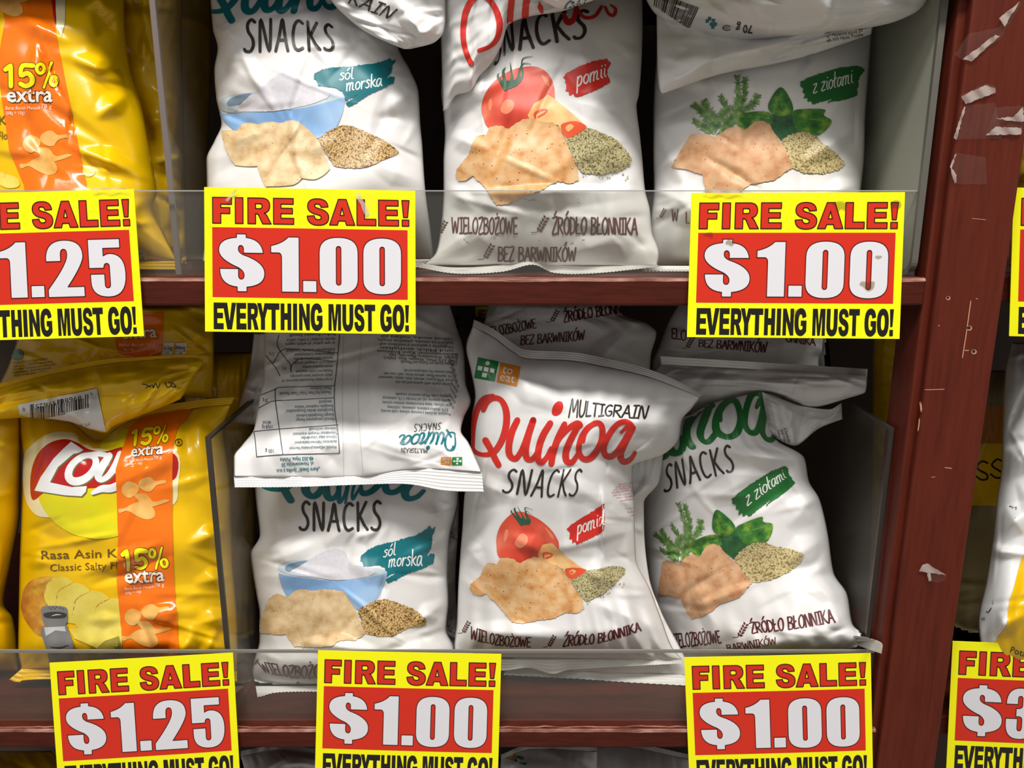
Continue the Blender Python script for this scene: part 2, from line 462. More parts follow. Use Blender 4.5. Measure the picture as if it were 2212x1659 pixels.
# scratches and nail holes on the post face
raw = mat('bare_wood_scratch', (196,140,110), .7); hole = mat('nail_hole', (30,14,10), .8)
for (x0, y0, x1, y1, w) in [(2097,650,2079,773,2.2),(2083,757,2093,757,2),(1998,842,2040,841,1.6),(2041,1010,2056,1012,2),(2012,1031,2020,1030,1.4),(1988,870,1990,888,4),(1986,905,1983,930,2.5),(2100,472,2130,475,1.2),(2108,645,2112,646,2)]:
    flat_art('scratch', Art().line([(x0,y0),((x0+x1)/2+.6,(y0+y1)/2),(x1,y1)], w, raw, sm=3), pface, post)
for (x, y, r) in [(2048,644,5),(2094,709,6),(2104,760,6),(2028,703,2)]:
    a = np.linspace(0, 2*math.pi, 13)[:-1]; sa = Art()
    sa.add(np.column_stack([x+r*np.cos(a), y+r*.9*np.sin(a)]), [list(range(12))], raw, 1)
    sa.add(np.column_stack([x-.5+r*.6*np.cos(a), y-1+r*.6*np.sin(a)]), [list(range(12))], hole, 2)
    flat_art('nail_hole', sa, pface, post)
# back and far parts of the shelving
def struct(name, v, f, m):
    o = link_mesh(name, v, f, m); o['kind'] = 'structure'; return o
v, f = box_geo(-1.2, 1.2, .47, .50, -1.1, .9)
struct('wall_back', v, f, dark_wood)
v, f = box_geo(-1.6, 1.6, -2.6, .52, -1.14, -1.10)
struct('floor', v, f, ramp_mat('store_floor', 'noise', 3, [(.3,(120,115,108)),(.7,(150,146,138))], rough=.4, coord='Object'))

# right bay boards beyond the post
xr0 = xp1+.0006
def bay_board(zt, zb, label):
    t = thing('shelf_board', (xr0+.3, 0, zb), label, 'shelf')
    v, f = box_geo(xr0, xr0+.6, .02, .46, zb, zt)
    bevel_obj(link_mesh('plank', v, f, wood, t), .002)
bay_board(Z_UP, Z_UPB, 'short end of a wooden shelf board right of the upright post')
bay_board(Z_LO, Z_LOB, 'wooden shelf board of the right bay carrying the white and yellow bag')

# ------------------------------------------------------------------ clear acrylic: front rails and side dividers
acr = clear_mat('clear_acrylic', (248,248,246), .05, (190,188,180))
acr_edge = mat('acrylic_edge', (128,124,118), .3)
acr_dark = mat('acrylic_edge_dark', (60,54,48), .35)
acr_side = clear_mat('dull_acrylic', (190,192,188), .72, (172,174,160), .4, .008)
def rail(px0, px1, pyt, zb, Y, label, edge, et=.0022):
    a = at(px0, pyt, Y); b = at(px1, pyt, Y)
    t = thing('acrylic_rail', ((a[0]+b[0])/2, Y, zb), label, 'acrylic rail')
    v, f = box_geo(a[0], b[0], Y, Y+.002, zb, a[2]-et)
    link_mesh('clear_panel', v, f, acr, t)
    v, f = box_geo(a[0], b[0], Y-.0001, Y+.0022, a[2]-et, a[2])
    link_mesh('polished_edge', v, f, edge, t)
    return t
RY = .013
rail(-900, 1997, 411, Z_UP+.0005, RY, 'low clear acrylic front rail on the upper shelf edge', mat('acrylic_edge_clear', (170,170,166), .25), .0009)
rail(-900, 1890, 1405, Z_LO+.0005, RY, 'low clear acrylic front rail on the lower shelf edge', acr_edge, .0026)

def divider(name, x, y0, y1, z0, z1, th, pm, em, label, ew=.003, r=0):
    """an upright clear sheet running back into the shelf, its front edge showing as a line"""
    t = thing(name, (x, (y0+y1)/2, z0), label, 'divider')
    v, f = box_geo(x-th/2, x+th/2, y0+ew, y1, z0, z1-ew)
    link_mesh('clear_panel', v, f, pm, t)
    v, f = box_geo(x-th/2-.0002, x+th/2+.0002, y0, y0+ew, z0, z1)
    v2, f2 = box_geo(x-th/2-.0002, x+th/2+.0002, y0+ew, y1, z1-ew, z1)
    link_mesh('polished_edge', v+v2, f+[[i+8 for i in q] for q in f2], em, t)
    return t
p = at(372, 411, .03)
divider('shelf_divider', float(at(348, 205, .022)[0]), .022, .34, Z_UP+.0005, zt3-.001, .0042, acr, mat('acrylic_edge_grey', (118,108,104), .35), 'tall clear divider with grey front edge right of the upper yellow chip bags')
q = at(448, 944, .022)
divider('shelf_divider', float(q[0]), .022, .34, Z_LO+.0005, float(q[2]), .0042, acr, acr_dark, 'clear divider with dark front edge beside the yellow chip bag on the lower shelf')
# right-hand dividers: the upper one is a dull grey sheet with a rounded front corner
xs = X_R - .0075
t = thing('shelf_divider', (xs, .2, Z_UP), 'dull grey acrylic side sheet between the herb snack bag and the wooden post', 'divider')
def sheet(y0, y1, z0, z1, r, n=8):
    pts = [(y1, z0)]
    for k in range(n+1):
        a = math.pi*1.5 - k/n*math.pi/2
        pts.append((y0+r+r*math.cos(a), z0+r+r*math.sin(a)))
    return pts + [(y0, z1), (y1, z1)]
pr = sheet(.009, .40, Z_UP+.0006, zt3-.001, .014)
th = .004; n = len(pr)
link_mesh('grey_panel', [(xs-th/2, y+.0, z) for y, z in sheet(.0132, .40, Z_UP+.0046, zt3-.001, .012)] + [(xs+th/2-.0005, y, z) for y, z in sheet(.0132, .40, Z_UP+.0046, zt3-.001, .012)],
          [list(range(n))[::-1], list(range(n, 2*n))], acr_side, t)
ve = []; fe = []
po, pi_ = pr[:-1], sheet(.0132, .40, Z_UP+.0046, zt3-.001, .012)[:-1]
for i in range(n-1):
    for x in (xs-th/2-.0006, xs+th/2+.0006):
        ve += [(x, *po[i]), (x, *pi_[i])]
for i in range(n-2):
    a, b = 4*i, 4*i+4
    fe += [(a, a+1, b+1, b), (a+2, b+2, b+3, a+3), (a, b, b+2, a+2), (a+1, a+3, b+3, b+1)]
link_mesh('rim', ve, fe, mat('acrylic_rim_grey', (98,95,88), .4), t)
q = at(1932, 925, .022)
divider('shelf_divider', float(q[0])-.002, .022, .40, Z_LO+.0005, float(q[2]), .0036, clear_mat('dull_acrylic_low', (240,240,236), .09, (120,118,108), .3, .01), acr_dark, 'clear divider against the post right of the lower herb snack bag')

# ------------------------------------------------------------------ the sale cards
c_yel = mat('card_yellow', (250,246,16), .3, .4)
c_red = mat('card_red', (208,46,27), .28, .45)
c_ink = mat('card_black', (28,25,22), .28, .45)
c_wht = mat('card_white', (222,220,226), .28, .45)
c_line = mat('card_outline', (58,20,18), .3)
def card(corners, price, label, Yt=.0062, Yb=-.0088, dirt=0, group=None, Yoff=0):
    """printed card taped to the rail: corners TL, TR, BR, BL in the photograph"""
    TL, TR, BR, BL = [at(x, y, Yy+Yoff) for (x, y), Yy in zip(corners, (Yt, Yt, Yb, Yb))]
    t = thing('sale_card', tuple((BL+BR)/2), label, 'price card', group)
    nrm = np.cross(TR-TL, BL-TL); nrm /= np.linalg.norm(nrm)
    if nrm[1] > 0: nrm = -nrm
    def fn(p, l):
        s = (p[:, 0]/1000)[:, None]; r = (p[:, 1]/687)[:, None]
        P = TL*(1-s)*(1-r) + TR*s*(1-r) + BR*s*r + BL*(1-s)*r
        bow = (np.sin(np.pi*s)*.0005)
        return P + nrm*(bow + .00014*l)
    g = np.array([(x, y) for y in np.linspace(0, 687, 5) for x in np.linspace(0, 1000, 13)])
    fr = fn(g, 0); bk = fr - nrm*.0006
    fc = []
    for j in range(4):
        for i in range(12):
            a = j*13+i
            fc += [(a, a+1, a+14, a+13), (65+a, 65+a+13, 65+a+14, 65+a+1)]
    rim = [j for j in range(13)] + [13*j+12 for j in range(1, 5)] + [52+i for i in range(11, -1, -1)] + [13*j for j in range(3, 0, -1)]
    for i in range(len(rim)):
        a, b = rim[i], rim[(i+1) % len(rim)]
        fc.append((b, a, 65+a, 65+b))
    link_mesh('card_sheet', np.vstack([fr, bk]), fc, c_yel, t)
    X = lambda z: (z-35)/1.810
    hd = Art()
    for ch, a, b in [('F',107,270),('I',302,368),('R',410,610),('E',630,803),('S',915,1103),('A',1110,1327),('L',1345,1507),('E',1530,1702),('!',1730,1792)]:
        glyph(hd, ch, X(a), X(b), 47, 168, c_red, 1, c_line, 5)
    flat_art('headline', hd, fn, t, 'red capitals reading FIRE SALE!')
    pn = Art().fill([[(37, 187), (963, 187), (963, 520), (37, 520)]], c_red, 1, grid=40)
    pp = flat_art('price_panel', pn, fn, t, 'red panel')
    pa = Art()
    b0, b1 = (1020, 1353), (1395, 1725)
    glyph(pa, '$', X(157), X(553), 217, 492, c_wht, 2, c_line, 4)
    d = price[0]
    if d == '1': glyph(pa, '1', X(605), X(848), 228, 491, c_wht, 2, c_line, 4)
    else: glyph(pa, d, X(585), X(860), 226, 496, c_wht, 2, c_line, 4)
    glyph(pa, '.', X(878), X(998), 434, 491, c_wht, 2, c_line, 4)
    glyph(pa, price[2], X(b0[0]), X(b0[1]), 226, 497 if price[2] == '0' else 492, c_wht, 2, c_line, 4)
    glyph(pa, price[3], X(b1[0]), X(b1[1]), 226, 497, c_wht, 2, c_line, 4)
    flat_art('price', pa, fn, pp, 'white figures reading $' + price)
    fo = Art()
    for ch, a, b in [('E',110,196),('V',188,304),('E',306,392),('R',402,497),('Y',484,584),('T',574,676),('H',686,778),('I',792,828),('N',844,937),('G',943,1046),
                     ('M',1097,1205),('U',1216,1310),('S',1317,1406),('T',1406,1498),('G',1540,1640),('O',1646,1748),('!',1754,1788)]:
        glyph(fo, ch, X(a), X(b), 546, 675, c_ink, 1)
    flat_art('tagline', fo, fn, t, 'black capitals reading EVERYTHING MUST GO!')
    if dirt:
        rng = random.Random(dirt); grime = clear_mat('card_grime', (225,222,205), .10, (120,116,100), .6, 0)
        for cx, cy, r in [(700,64,42),(955,60,30),(88,196,24),(840,430,34),(500,560,30),(180,236,22),(885,300,14)]:
            da = Art().fill([smooth_line([(cx+r*rng.uniform(.4,1.3)*math.cos(a), cy+.7*r*rng.uniform(.4,1.3)*math.sin(a)) for a in np.linspace(0, 6.28, 9)[:-1]], 4, True)], grime, 6)
            flat_art('smudge', da, fn, t)
    return t
card([(441,404),(897,412),(898,722),(443,716)], '1.00', '$1.00 fire sale card on the upper rail, below the blue-bowl salt bag')
card([(1494,417),(1955,415),(1943,732),(1484,728)], '1.00', 'smudged $1.00 fire sale card on the upper rail beside the wooden post', dirt=3)
card([(-143,421),(289,408),(311,726),(-132,738)], '1.25', '$1.25 fire sale card on the upper rail, cut by the left photo edge')
card([(107,1432),(503,1410),(519,1686),(127,1712)], '1.25', '$1.25 fire sale card tilted on the lower rail in front of the yellow chips')
card([(687,1405),(1083,1413),(1075,1694),(680,1682)], '1.00', '$1.00 fire sale card on the lower rail, middle of the three there')
card([(1478,1420),(1881,1411),(1886,1686),(1490,1698)], '1.00', '$1.00 fire sale card on the lower rail, under the herb bag')
card([(2058,1385),(2460,1400),(2440,1680),(2044,1664)], '3.00', '$3 fire sale card right of the post, partly covered by a white and yellow bag', Yt=.0055, Yb=.0055, Yoff=.008)
card([(2190,405),(2640,412),(2630,736),(2180,726)], '1.00', 'fire sale card at the upper right photo edge, only its left end showing', Yt=.0055, Yb=.0055, Yoff=.008)
# unseen cards added on the shelf above to shade the bags below
card([(1236,-520),(1692,-520),(1688,-38),(1240,-38)], '1.00', 'unseen fire sale card added on the shelf above to shade the herb bag')
card([(1706,-520),(2160,-520),(2156,-40),(1702,-40)], '1.00', 'unseen fire sale card added on the shelf above, next to the post, for shade')
# ------------------------------------------------------------------ crumpled film bags
def herm(vk, P, v):
    """cubic through rows P at parameters vk"""
    vk = np.asarray(vk); P = np.asarray(P, float); n = len(vk)
    T = np.zeros_like(P)
    for i in range(n):
        if i == 0: T[i] = (P[1]-P[0])/(vk[1]-vk[0])
        elif i == n-1: T[i] = (P[-1]-P[-2])/(vk[-1]-vk[-2])
        else:
            a = (P[i]-P[i-1])/(vk[i]-vk[i-1]); b = (P[i+1]-P[i])/(vk[i+1]-vk[i])
            T[i] = np.where(a*b > 0, 2*a*b/np.where(np.abs(a+b) < 1e-9, 1, a+b), 0)
    k = np.clip(np.searchsorted(vk, v, side='right')-1, 0, n-2)
    h = vk[k+1]-vk[k]; t = (v-vk[k])/h
    sh = (-1,)+(1,)*(P.ndim-1)
    t = t.reshape(sh); h = h.reshape(sh)
    return (2*t**3-3*t*t+1)*P[k] + (t**3-2*t*t+t)*h*T[k] + (-2*t**3+3*t*t)*P[k+1] + (t**3-t*t)*h*T[k+1]
def blur(a, k):
    for _ in range(k):
        p = np.pad(a, 1, mode='edge')
        a = (p[:-2, 1:-1]+p[2:, 1:-1]+p[1:-1, :-2]+p[1:-1, 2:]+4*p[1:-1, 1:-1])/8
    return a
def vnoise(rng, nu, nv, fu, fv):
    """smooth random field"""
    g = rng.randn(fv+3, fu+3)
    U, V = np.meshgrid(np.linspace(0, fu, nu), np.linspace(0, fv, nv))
    i = np.floor(U).astype(int); j = np.floor(V).astype(int); a = U-i; b = V-j
    a = a*a*(3-2*a); b = b*b*(3-2*b)
    return (g[j, i]*(1-a)+g[j, i+1]*a)*(1-b) + (g[j+1, i]*(1-a)+g[j+1, i+1]*a)*b
def zone(py):
    """floor and ceiling heights of the shelf a row of photograph points stands on"""
    if py < 600: return Z_UP+.0009, zt3-.0009
    if py < 1510: return Z_LO+.0009, Z_UPB-.0009
    return Z_LO-.3995, Z_LOB-.0009
def held(px, py, Y, zn, xlim=.3425):
    """keep film above the shelf board it stands on and below the board over it"""
    cy = (H/2 - np.asarray(py, float))/F
    dy = CP + cy*SP; dz = -SP + cy*CP
    lim = np.where(dz < 0, zn[0]/np.where(dz < 0, dz, -1), zn[1]/np.where(dz > 0, dz, 1))
    lim = np.where(np.abs(dz) < 1e-4, 9, lim)*dy - D
    cx = (np.asarray(px, float) - W/2)/F                  # and clear of the upright at the right
    Y = np.minimum(Y, np.where(cx > .05, xlim/np.where(cx > .05, cx, 1)*dy - D, 9))
    return np.minimum(Y, np.where((dz < 0) & (zn[0] > 0), 9, np.where((dz > 0) & (zn[1] < 0), 9, lim)))
class Sheet:
    """a film surface: rows of photograph points give its outline, ys the depth of each row; bulge and wrinkles push it out"""
    def __init__(s, rows, ys, bulge=.03, n=(110, 150), seed=1, dents=26, damp=.0022, side=9, pleat=(.0012, .0012), folds=(), lumps=(), vprof=(.3, .3), power=(2.4, .62), soft=1, low=.0013, wr=1.6, xlim=.3425):
        NU, NV = n; s.n = n
        R = []
        for r in rows:
            r = np.array(r, float)
            if len(r) > 2:
                q = smooth_line(r, 8)
            else: q = r
            d = np.r_[0, np.cumsum(np.linalg.norm(np.diff(q, axis=0), axis=1))]; d /= d[-1]
            t = np.linspace(0, 1, NU)
            R.append(np.column_stack([np.interp(t, d, q[:, 0]), np.interp(t, d, q[:, 1])]))
        R = np.array(R)
        seg = np.linalg.norm(np.diff(R, axis=0), axis=2).mean(1)
        vk = np.r_[0, np.cumsum(seg)]; vk /= vk[-1]
        v = np.linspace(0, 1, NV); u = np.linspace(0, 1, NU)
        P = herm(vk, R, v)
        yl = np.array([y[0] if isinstance(y, (tuple, list)) else y for y in ys]); yr = np.array([y[1] if isinstance(y, (tuple, list)) else y for y in ys])
        YB = herm(vk, np.column_stack([yl, yr]), v)
        s.Yb = YB[:, :1]*(1-u) + YB[:, 1:]*u
        s.P = P
        U, V = np.meshgrid(u, v)
        wm = np.linalg.norm(P[:, -1]-P[:, 0], axis=1).mean()*.00042; hm = np.linalg.norm(P[-1]-P[0], axis=1).mean()*.00042
        a, b = power
        def endp(x, x0): return np.sin(np.pi/2*np.clip(x/x0, 0, 1))**.8 if x0 > 0 else np.ones_like(x)
        ep = endp(V, vprof[0])*endp(1-V, vprof[1])
        body = np.clip(1-np.abs(2*U-1)**a, 0, 1)**b*ep
        d = bulge*body
        for (lu, lv, la, ru, rv) in lumps: d = d + la*np.exp(-((U-lu)/ru)**2-((V-lv)/rv)**2)*np.clip(8*U, 0, 1)*np.clip(8*(1-U), 0, 1)
        rng = np.random.RandomState(seed)
        X, Yy = U*wm, V*hm
        w = np.zeros_like(U)
        def tent(cx, cy, ang, l1, l2, amp, skew=0):
            dx, dy = X-cx, Yy-cy
            p = dx*math.cos(ang)+dy*math.sin(ang); q = -dx*math.sin(ang)+dy*math.cos(ang)
            la = np.clip(1-np.abs(p)/l1, 0, 1); wd = l2*(.35+.65*la)
            return amp*la*np.clip(1-np.abs(q)/np.where(q > 0, wd*(1+skew), wd*(1-skew)), 0, 1)
        for _ in range(dents):
            w += tent(rng.uniform(0, wm), rng.uniform(0, hm), rng.choice([rng.uniform(-.5, .5), rng.uniform(-.5, .5)+math.pi/2, rng.uniform(0, math.pi)]), rng.uniform(.015, .065), rng.uniform(.003, .015), damp*rng.uniform(.3, 1)*rng.choice([-1, 1]), rng.uniform(-.5, .5))
        for _ in range(side):                       # puckers running in from the two sides
            r = rng.rand() < .5
            w += tent(wm if r else 0, rng.uniform(.1, .9)*hm, rng.uniform(-.55, .55), rng.uniform(.02, .055), rng.uniform(.004, .010), damp*1.3*rng.uniform(.5, 1)*rng.choice([-1, 1]), rng.uniform(-.5, .5))
        for (e, pos) in ((pleat[0], V), (pleat[1], 1-V)):          # gathers below the seals
            if e:
                wave = np.zeros(NU)
                for k in range(7): wave += rng.uniform(.4, 1)*np.sin(2*np.pi*(rng.uniform(3, 13)*u + rng.rand()))
                w += e*wave[None]*.5*np.exp(-pos/rng.uniform(.08, .13))
        for f in folds:
            u0, v0, u1, v1, amp, wid = f[:6]; sk = f[6] if len(f) > 6 else 0
            ax, ay, bx, by = u0*wm, v0*hm, u1*wm, v1*hm
            L = math.hypot(bx-ax, by-ay)
            w += tent((ax+bx)/2, (ay+by)/2, math.atan2(by-ay, bx-ax), L/2*1.15, wid, amp, sk)
        w += low*vnoise(rng, NU, NV, 4, 6) + low*.35*vnoise(rng, NU, NV, 9, 13)
        edge = np.clip(U*14, 0, 1)*np.clip((1-U)*14, 0, 1)
        d = d + wr*blur(w, soft)*(.12+.88*edge)*np.clip(.15+ep, 0, 1)
        s.d = d; s.body = body
        s.zone = zone(P[NV//2, NU//2, 1]); s.Yf = held(P[..., 0], P[..., 1], s.Yb - d, s.zone, xlim); s.xlim = xlim
        s.X = at(P[..., 0], P[..., 1], s.Yf)
        du = np.gradient(s.X, axis=1); dv = np.gradient(s.X, axis=0)
        nn = np.cross(du, dv); nn /= np.maximum(np.linalg.norm(nn, axis=2, keepdims=True), 1e-12)
        nn *= np.where(nn[..., 1:2] > 0, -1, 1) if np.mean(nn[..., 1]) > 0 else 1
        s.N = nn
    def bil(s, G, u, v):
        NU, NV = s.n
        x = np.clip(u, 0, 1)*(NU-1); y = np.clip(v, 0, 1)*(NV-1)
        i = np.minimum(x.astype(int), NU-2); j = np.minimum(y.astype(int), NV-2)
        a = (x-i)[:, None]; b = (y-j)[:, None]
        return (G[j, i]*(1-a)+G[j, i+1]*a)*(1-b) + (G[j+1, i]*(1-a)+G[j+1, i+1]*a)*b
    def uv_of(s, p):
        """surface parameters of points given where the photograph shows them"""
        NU, NV = s.n; p = np.asarray(p, float)
        gi, gj = np.arange(0, NU, 4), np.arange(0, NV, 4)
        G = s.P[np.ix_(gj, gi)].reshape(-1, 2)
        best = np.empty(len(p), int)
        for k in range(0, len(p), 4000):
            best[k:k+4000] = ((p[k:k+4000, None]-G[None])**2).sum(-1).argmin(1)
        u = gi[best % len(gi)]/(NU-1); v = gj[best//len(gi)]/(NV-1)
        e = .5/NU; ev = .5/NV
        for _ in range(6):
            r = p - s.bil(s.P, u, v)
            u1, v1 = np.clip(u+e, 0, 1), np.clip(v+ev, 0, 1); u0, v0 = np.clip(u-e, 0, 1), np.clip(v-ev, 0, 1)
            Ju = (s.bil(s.P, u1, v)-s.bil(s.P, u0, v))/(u1-u0)[:, None]; Jv = (s.bil(s.P, u, v1)-s.bil(s.P, u, v0))/(v1-v0)[:, None]
            det = Ju[:, 0]*Jv[:, 1]-Ju[:, 1]*Jv[:, 0]; det = np.where(np.abs(det) < 1e-6, 1e-6, det)
            u = np.clip(u + np.clip((r[:, 0]*Jv[:, 1]-r[:, 1]*Jv[:, 0])/det, -.1, .1), 0, 1)
            v = np.clip(v + np.clip((Ju[:, 0]*r[:, 1]-Ju[:, 1]*r[:, 0])/det, -.1, .1), 0, 1)
        r = np.linalg.norm(p - s.bil(s.P, u, v), axis=1)
        return u, v, r < 3
CAMP = np.array([0, -D, 0])
film = mat('white_matt_film', (226, 224, 223), .5, .35, bump=(420, .10, .0004))
yfilm = mat('yellow_glossy_film', (234, 187, 6), .24, .45, coat=.12, bump=(180, .12, .0006))
def pouch(name, sh, m, parent, back=.018, midx=None, mats=None):
    """closed bag skin: the front sheet, and a back sheet sharing its outline"""
    NU, NV = sh.n
    F_ = sh.X.reshape(-1, 3)
    Yk = held(sh.P[..., 0], sh.P[..., 1], sh.Yb + back*sh.body, sh.zone, sh.xlim)
    Bk = at(sh.P[..., 0], sh.P[..., 1], Yk)
    idx = np.arange(NU*NV).reshape(NV, NU)
    step = 3
    bi = np.unique(np.r_[np.arange(0, NU, step), NU-1]); bj = np.unique(np.r_[np.arange(0, NV, step), NV-1])
    bidx = {}
    verts = [F_]; n = NU*NV; extra = []
    for j in bj:
        for i in bi:
            if i in (0, NU-1) or j in (0, NV-1): bidx[(j, i)] = idx[j, i]
            else: bidx[(j, i)] = n + len(extra); extra.append(Bk[j, i])
    a = idx[:-1, :-1].ravel(); b = idx[:-1, 1:].ravel(); c = idx[1:, 1:].ravel(); d = idx[1:, :-1].ravel()
    faces = np.column_stack([a, d, c, b]).tolist()
    for q in range(len(bj)-1):
        for r in range(len(bi)-1):
            j0, j1, i0, i1 = bj[q], bj[q+1], bi[r], bi[r+1]
            poly = [bidx[(j0, i0)]]
            poly += [idx[0, k] for k in range(i0+1, i1)] if j0 == 0 else []
            poly += [bidx[(j0, i1)]]
            poly += [idx[k, NU-1] for k in range(j0+1, j1)] if i1 == NU-1 else []
            poly += [bidx[(j1, i1)]]
            poly += [idx[NV-1, k] for k in range(i1-1, i0, -1)] if j1 == NV-1 else []
            poly += [bidx[(j1, i0)]]
            poly += [idx[k, 0] for k in range(j1-1, j0, -1)] if i0 == 0 else []
            faces.append([int(x) for x in poly])
    V = np.vstack(verts + ([np.array(extra)] if extra else []))
    return link_mesh(name, V, faces, m, parent, smooth=True)
def seal(name, inner, outer, Yi, Yo, m, parent, zig=(60, 3.0), crimps=7, n=200, seed=3, wav=.0016, th=.0009):
    """crimped flat seal strip with a pinked outer edge"""
    def res(r, n):
        r = np.array(r, float); q = smooth_line(r, 8) if len(r) > 2 else r
        d = np.r_[0, np.cumsum(np.linalg.norm(np.diff(q, axis=0), axis=1))]; d /= d[-1]
        t = np.linspace(0, 1, n); return np.column_stack([np.interp(t, d, q[:, 0]), np.interp(t, d, q[:, 1])])
    A, B = res(inner, n), res(outer, n)
    t = np.linspace(0, 1, n)
    tri = np.abs(((t*zig[0]) % 1)*2-1)-.5
    nrm = B-A; nrm /= np.maximum(np.linalg.norm(nrm, axis=1, keepdims=True), 1e-9)
    B = B + nrm*tri[:, None]*zig[1]
    k = crimps*4+1
    v = np.linspace(0, 1, k)
    P = A[None]*(1-v)[:, None, None] + B[None]*v[:, None, None]
    rng = np.random.RandomState(seed)
    wave = sum(rng.uniform(.3, 1)*np.sin(2*np.pi*(rng.uniform(1, 7)*t+rng.rand())) for _ in range(5))
    Y = (Yi*(1-v)+Yo*v)[:, None] + (.00045*np.sin(2*np.pi*crimps*v))[:, None] + wav*wave[None]*(.35+.65*v)[:, None]
    Y = held(P[..., 0], P[..., 1], Y, zone(P[..., 1].mean())) - .0006
    X = at(P[..., 0], P[..., 1], Y).reshape(-1, 3); Xb = at(P[..., 0], P[..., 1], Y+th).reshape(-1, 3)
    idx = np.arange(n*k).reshape(k, n)
    a = idx[:-1, :-1].ravel(); b = idx[:-1, 1:].ravel(); c = idx[1:, 1:].ravel(); d = idx[1:, :-1].ravel()
    N = n*k
    f = np.vstack([np.column_stack([a, d, c, b]), np.column_stack([a+N, b+N, c+N, d+N])]).tolist()
    rim = list(idx[0]) + list(idx[1:, -1]) + list(idx[-1, -2::-1]) + list(idx[-2:0:-1, 0])
    for i in range(len(rim)):
        p, q = int(rim[i]), int(rim[(i+1) % len(rim)]); f.append([p, q, q+N, p+N])
    return link_mesh(name, np.vstack([X, Xb]), f, m, parent, smooth=True)
def zoomed(ox, oy, k):
    return lambda p: np.column_stack([ox+np.asarray(p, float)[:, 0]/k, oy+np.asarray(p, float)[:, 1]/k])
IDENT = zoomed(0, 0, 1)
def decal(name, sh, art, fn, parent, label=None, lift=.00045, uvscale=100.0):
    if name == 'flavour_badge':                # the white script is a piece of its own on the badge
        a1, a2 = Art(), Art()
        a1.items = [i for i in art.items if i[2] is not ink_white]; a2.items = [i for i in art.items if i[2] is ink_white]
        o = decal_(name, sh, a1, fn, parent, label, lift, uvscale)
        decal_('script_lettering', sh, a2, fn, o, 'white script lettering', lift, uvscale)
        return o
    return decal_(name, sh, art, fn, parent, label, lift, uvscale)
def decal_(name, sh, art, fn, parent, label, lift, uvscale):
    """print on a bag: artwork points -> photograph points -> the bag's own surface"""
    V, N, UV, Fc, mi, mats = [], [], [], [], [], []
    k = 0
    for v, f, m, l in art.items:
        u_, v_, ok = sh.uv_of(fn(v))
        if not ok.any(): continue
        P = sh.bil(sh.X, u_, v_); Nn = sh.bil(sh.N, u_, v_)
        Nn /= np.maximum(np.linalg.norm(Nn, axis=1, keepdims=True), 1e-9)
        toC = CAMP - P; toC /= np.linalg.norm(toC, axis=1, keepdims=True)
        keep = [q for q in f if sum(ok[i] for i in q) > len(q)/2]
        if not keep: continue
        q0 = fn(v)                             # wind every face towards the front
        def area(q): return sum(q0[q[i]][0]*q0[q[(i+1) % len(q)]][1]-q0[q[(i+1) % len(q)]][0]*q0[q[i]][1] for i in range(len(q)))
        keep = [q if area(q) < 0 else list(q)[::-1] for q in keep]
        if m not in mats: mats.append(m)
        V.append(P + (Nn*.6+toC*.4)*(lift+.00016*l)); N.append(Nn); UV.append(np.asarray(v)/uvscale)
        Fc += [[i+k for i in q] for q in keep]; mi += [mats.index(m)]*len(keep); k += len(v)
    if not V: return None
    o = link_mesh(name, np.vstack(V), Fc, mats, parent, mi, np.vstack(UV), smooth=True)
    o.data.normals_split_custom_set_from_vertices(np.vstack(N).tolist())
    if label: o['label'] = label
    return o

# ------------------------------------------------------------------ the printed artwork
ink_teal = mat('print_teal', (14, 112, 122), .42); ink_red = mat('print_red', (208, 45, 36), .42); ink_green = mat('print_green', (36, 112, 52), .42)
ink_dark = mat('print_charcoal', (52, 46, 42), .42); ink_brown = mat('print_maroon', (92, 34, 34), .42); ink_white = mat('print_white', (236, 236, 232), .42)
ink_grn2 = mat('print_logo_green', (30, 128, 62), .42); ink_org = mat('print_logo_orange', (224, 140, 48), .42)
m_bowl = ramp_mat('print_bowl_blue', 'noise', .16, [(.3,(112,152,200)),(.5,(140,178,220)),(.7,(170,200,232))], .42)
m_rim = mat('print_bowl_rim', (190, 204, 212), .42); m_inner = mat('print_bowl_inside', (118, 142, 164), .42); m_salt = ramp_mat('print_salt', 'noise', 3, [(.3,(206,203,210)),(.7,(216,213,220))], .42)
m_crk = ramp_mat('print_cracker_pale', 'noise', .9, [(.25,(172,134,88)),(.42,(206,174,128)),(.6,(226,200,158)),(.8,(236,216,178))], .42, 8)
m_crk2 = ramp_mat('print_cracker_golden', 'noise', .9, [(.25,(184,112,48)),(.42,(212,158,100)),(.6,(224,182,132)),(.8,(230,196,154))], .42, 8)
m_crk3 = ramp_mat('print_cracker_tan', 'noise', .9, [(.25,(176,116,78)),(.42,(204,152,110)),(.6,(216,172,132)),(.8,(224,186,148))], .42, 8)
m_spot = mat('print_cracker_speck', (120, 74, 40), .42)
m_grain = ramp_mat('print_grain_brown', 'voronoi', 7.5, [(.0,(222,194,142)),(.45,(196,163,108)),(.65,(150,116,66)),(.85,(92,64,32))], .42)
m_grain2 = ramp_mat('print_grain_green', 'voronoi', 7.5, [(.0,(212,204,166)),(.45,(184,174,130)),(.65,(144,134,90)),(.85,(98,90,54))], .42)
m_grain3 = ramp_mat('print_grain_straw', 'voronoi', 7.5, [(.0,(222,208,164)),(.45,(202,185,135)),(.65,(166,146,96)),(.85,(120,102,58))], .42)
m_tom = ramp_mat('print_tomato', 'noise', .32, [(.3,(204,62,44)),(.5,(218,84,62)),(.7,(228,120,92))], .42, 2)
m_tomhi = mat('print_tomato_light', (236, 138, 104), .42); m_slice = ramp_mat('print_tomato_flesh', 'noise', .5, [(.3,(226,150,92)),(.6,(238,196,130)),(.8,(240,206,150))], .42, 3)
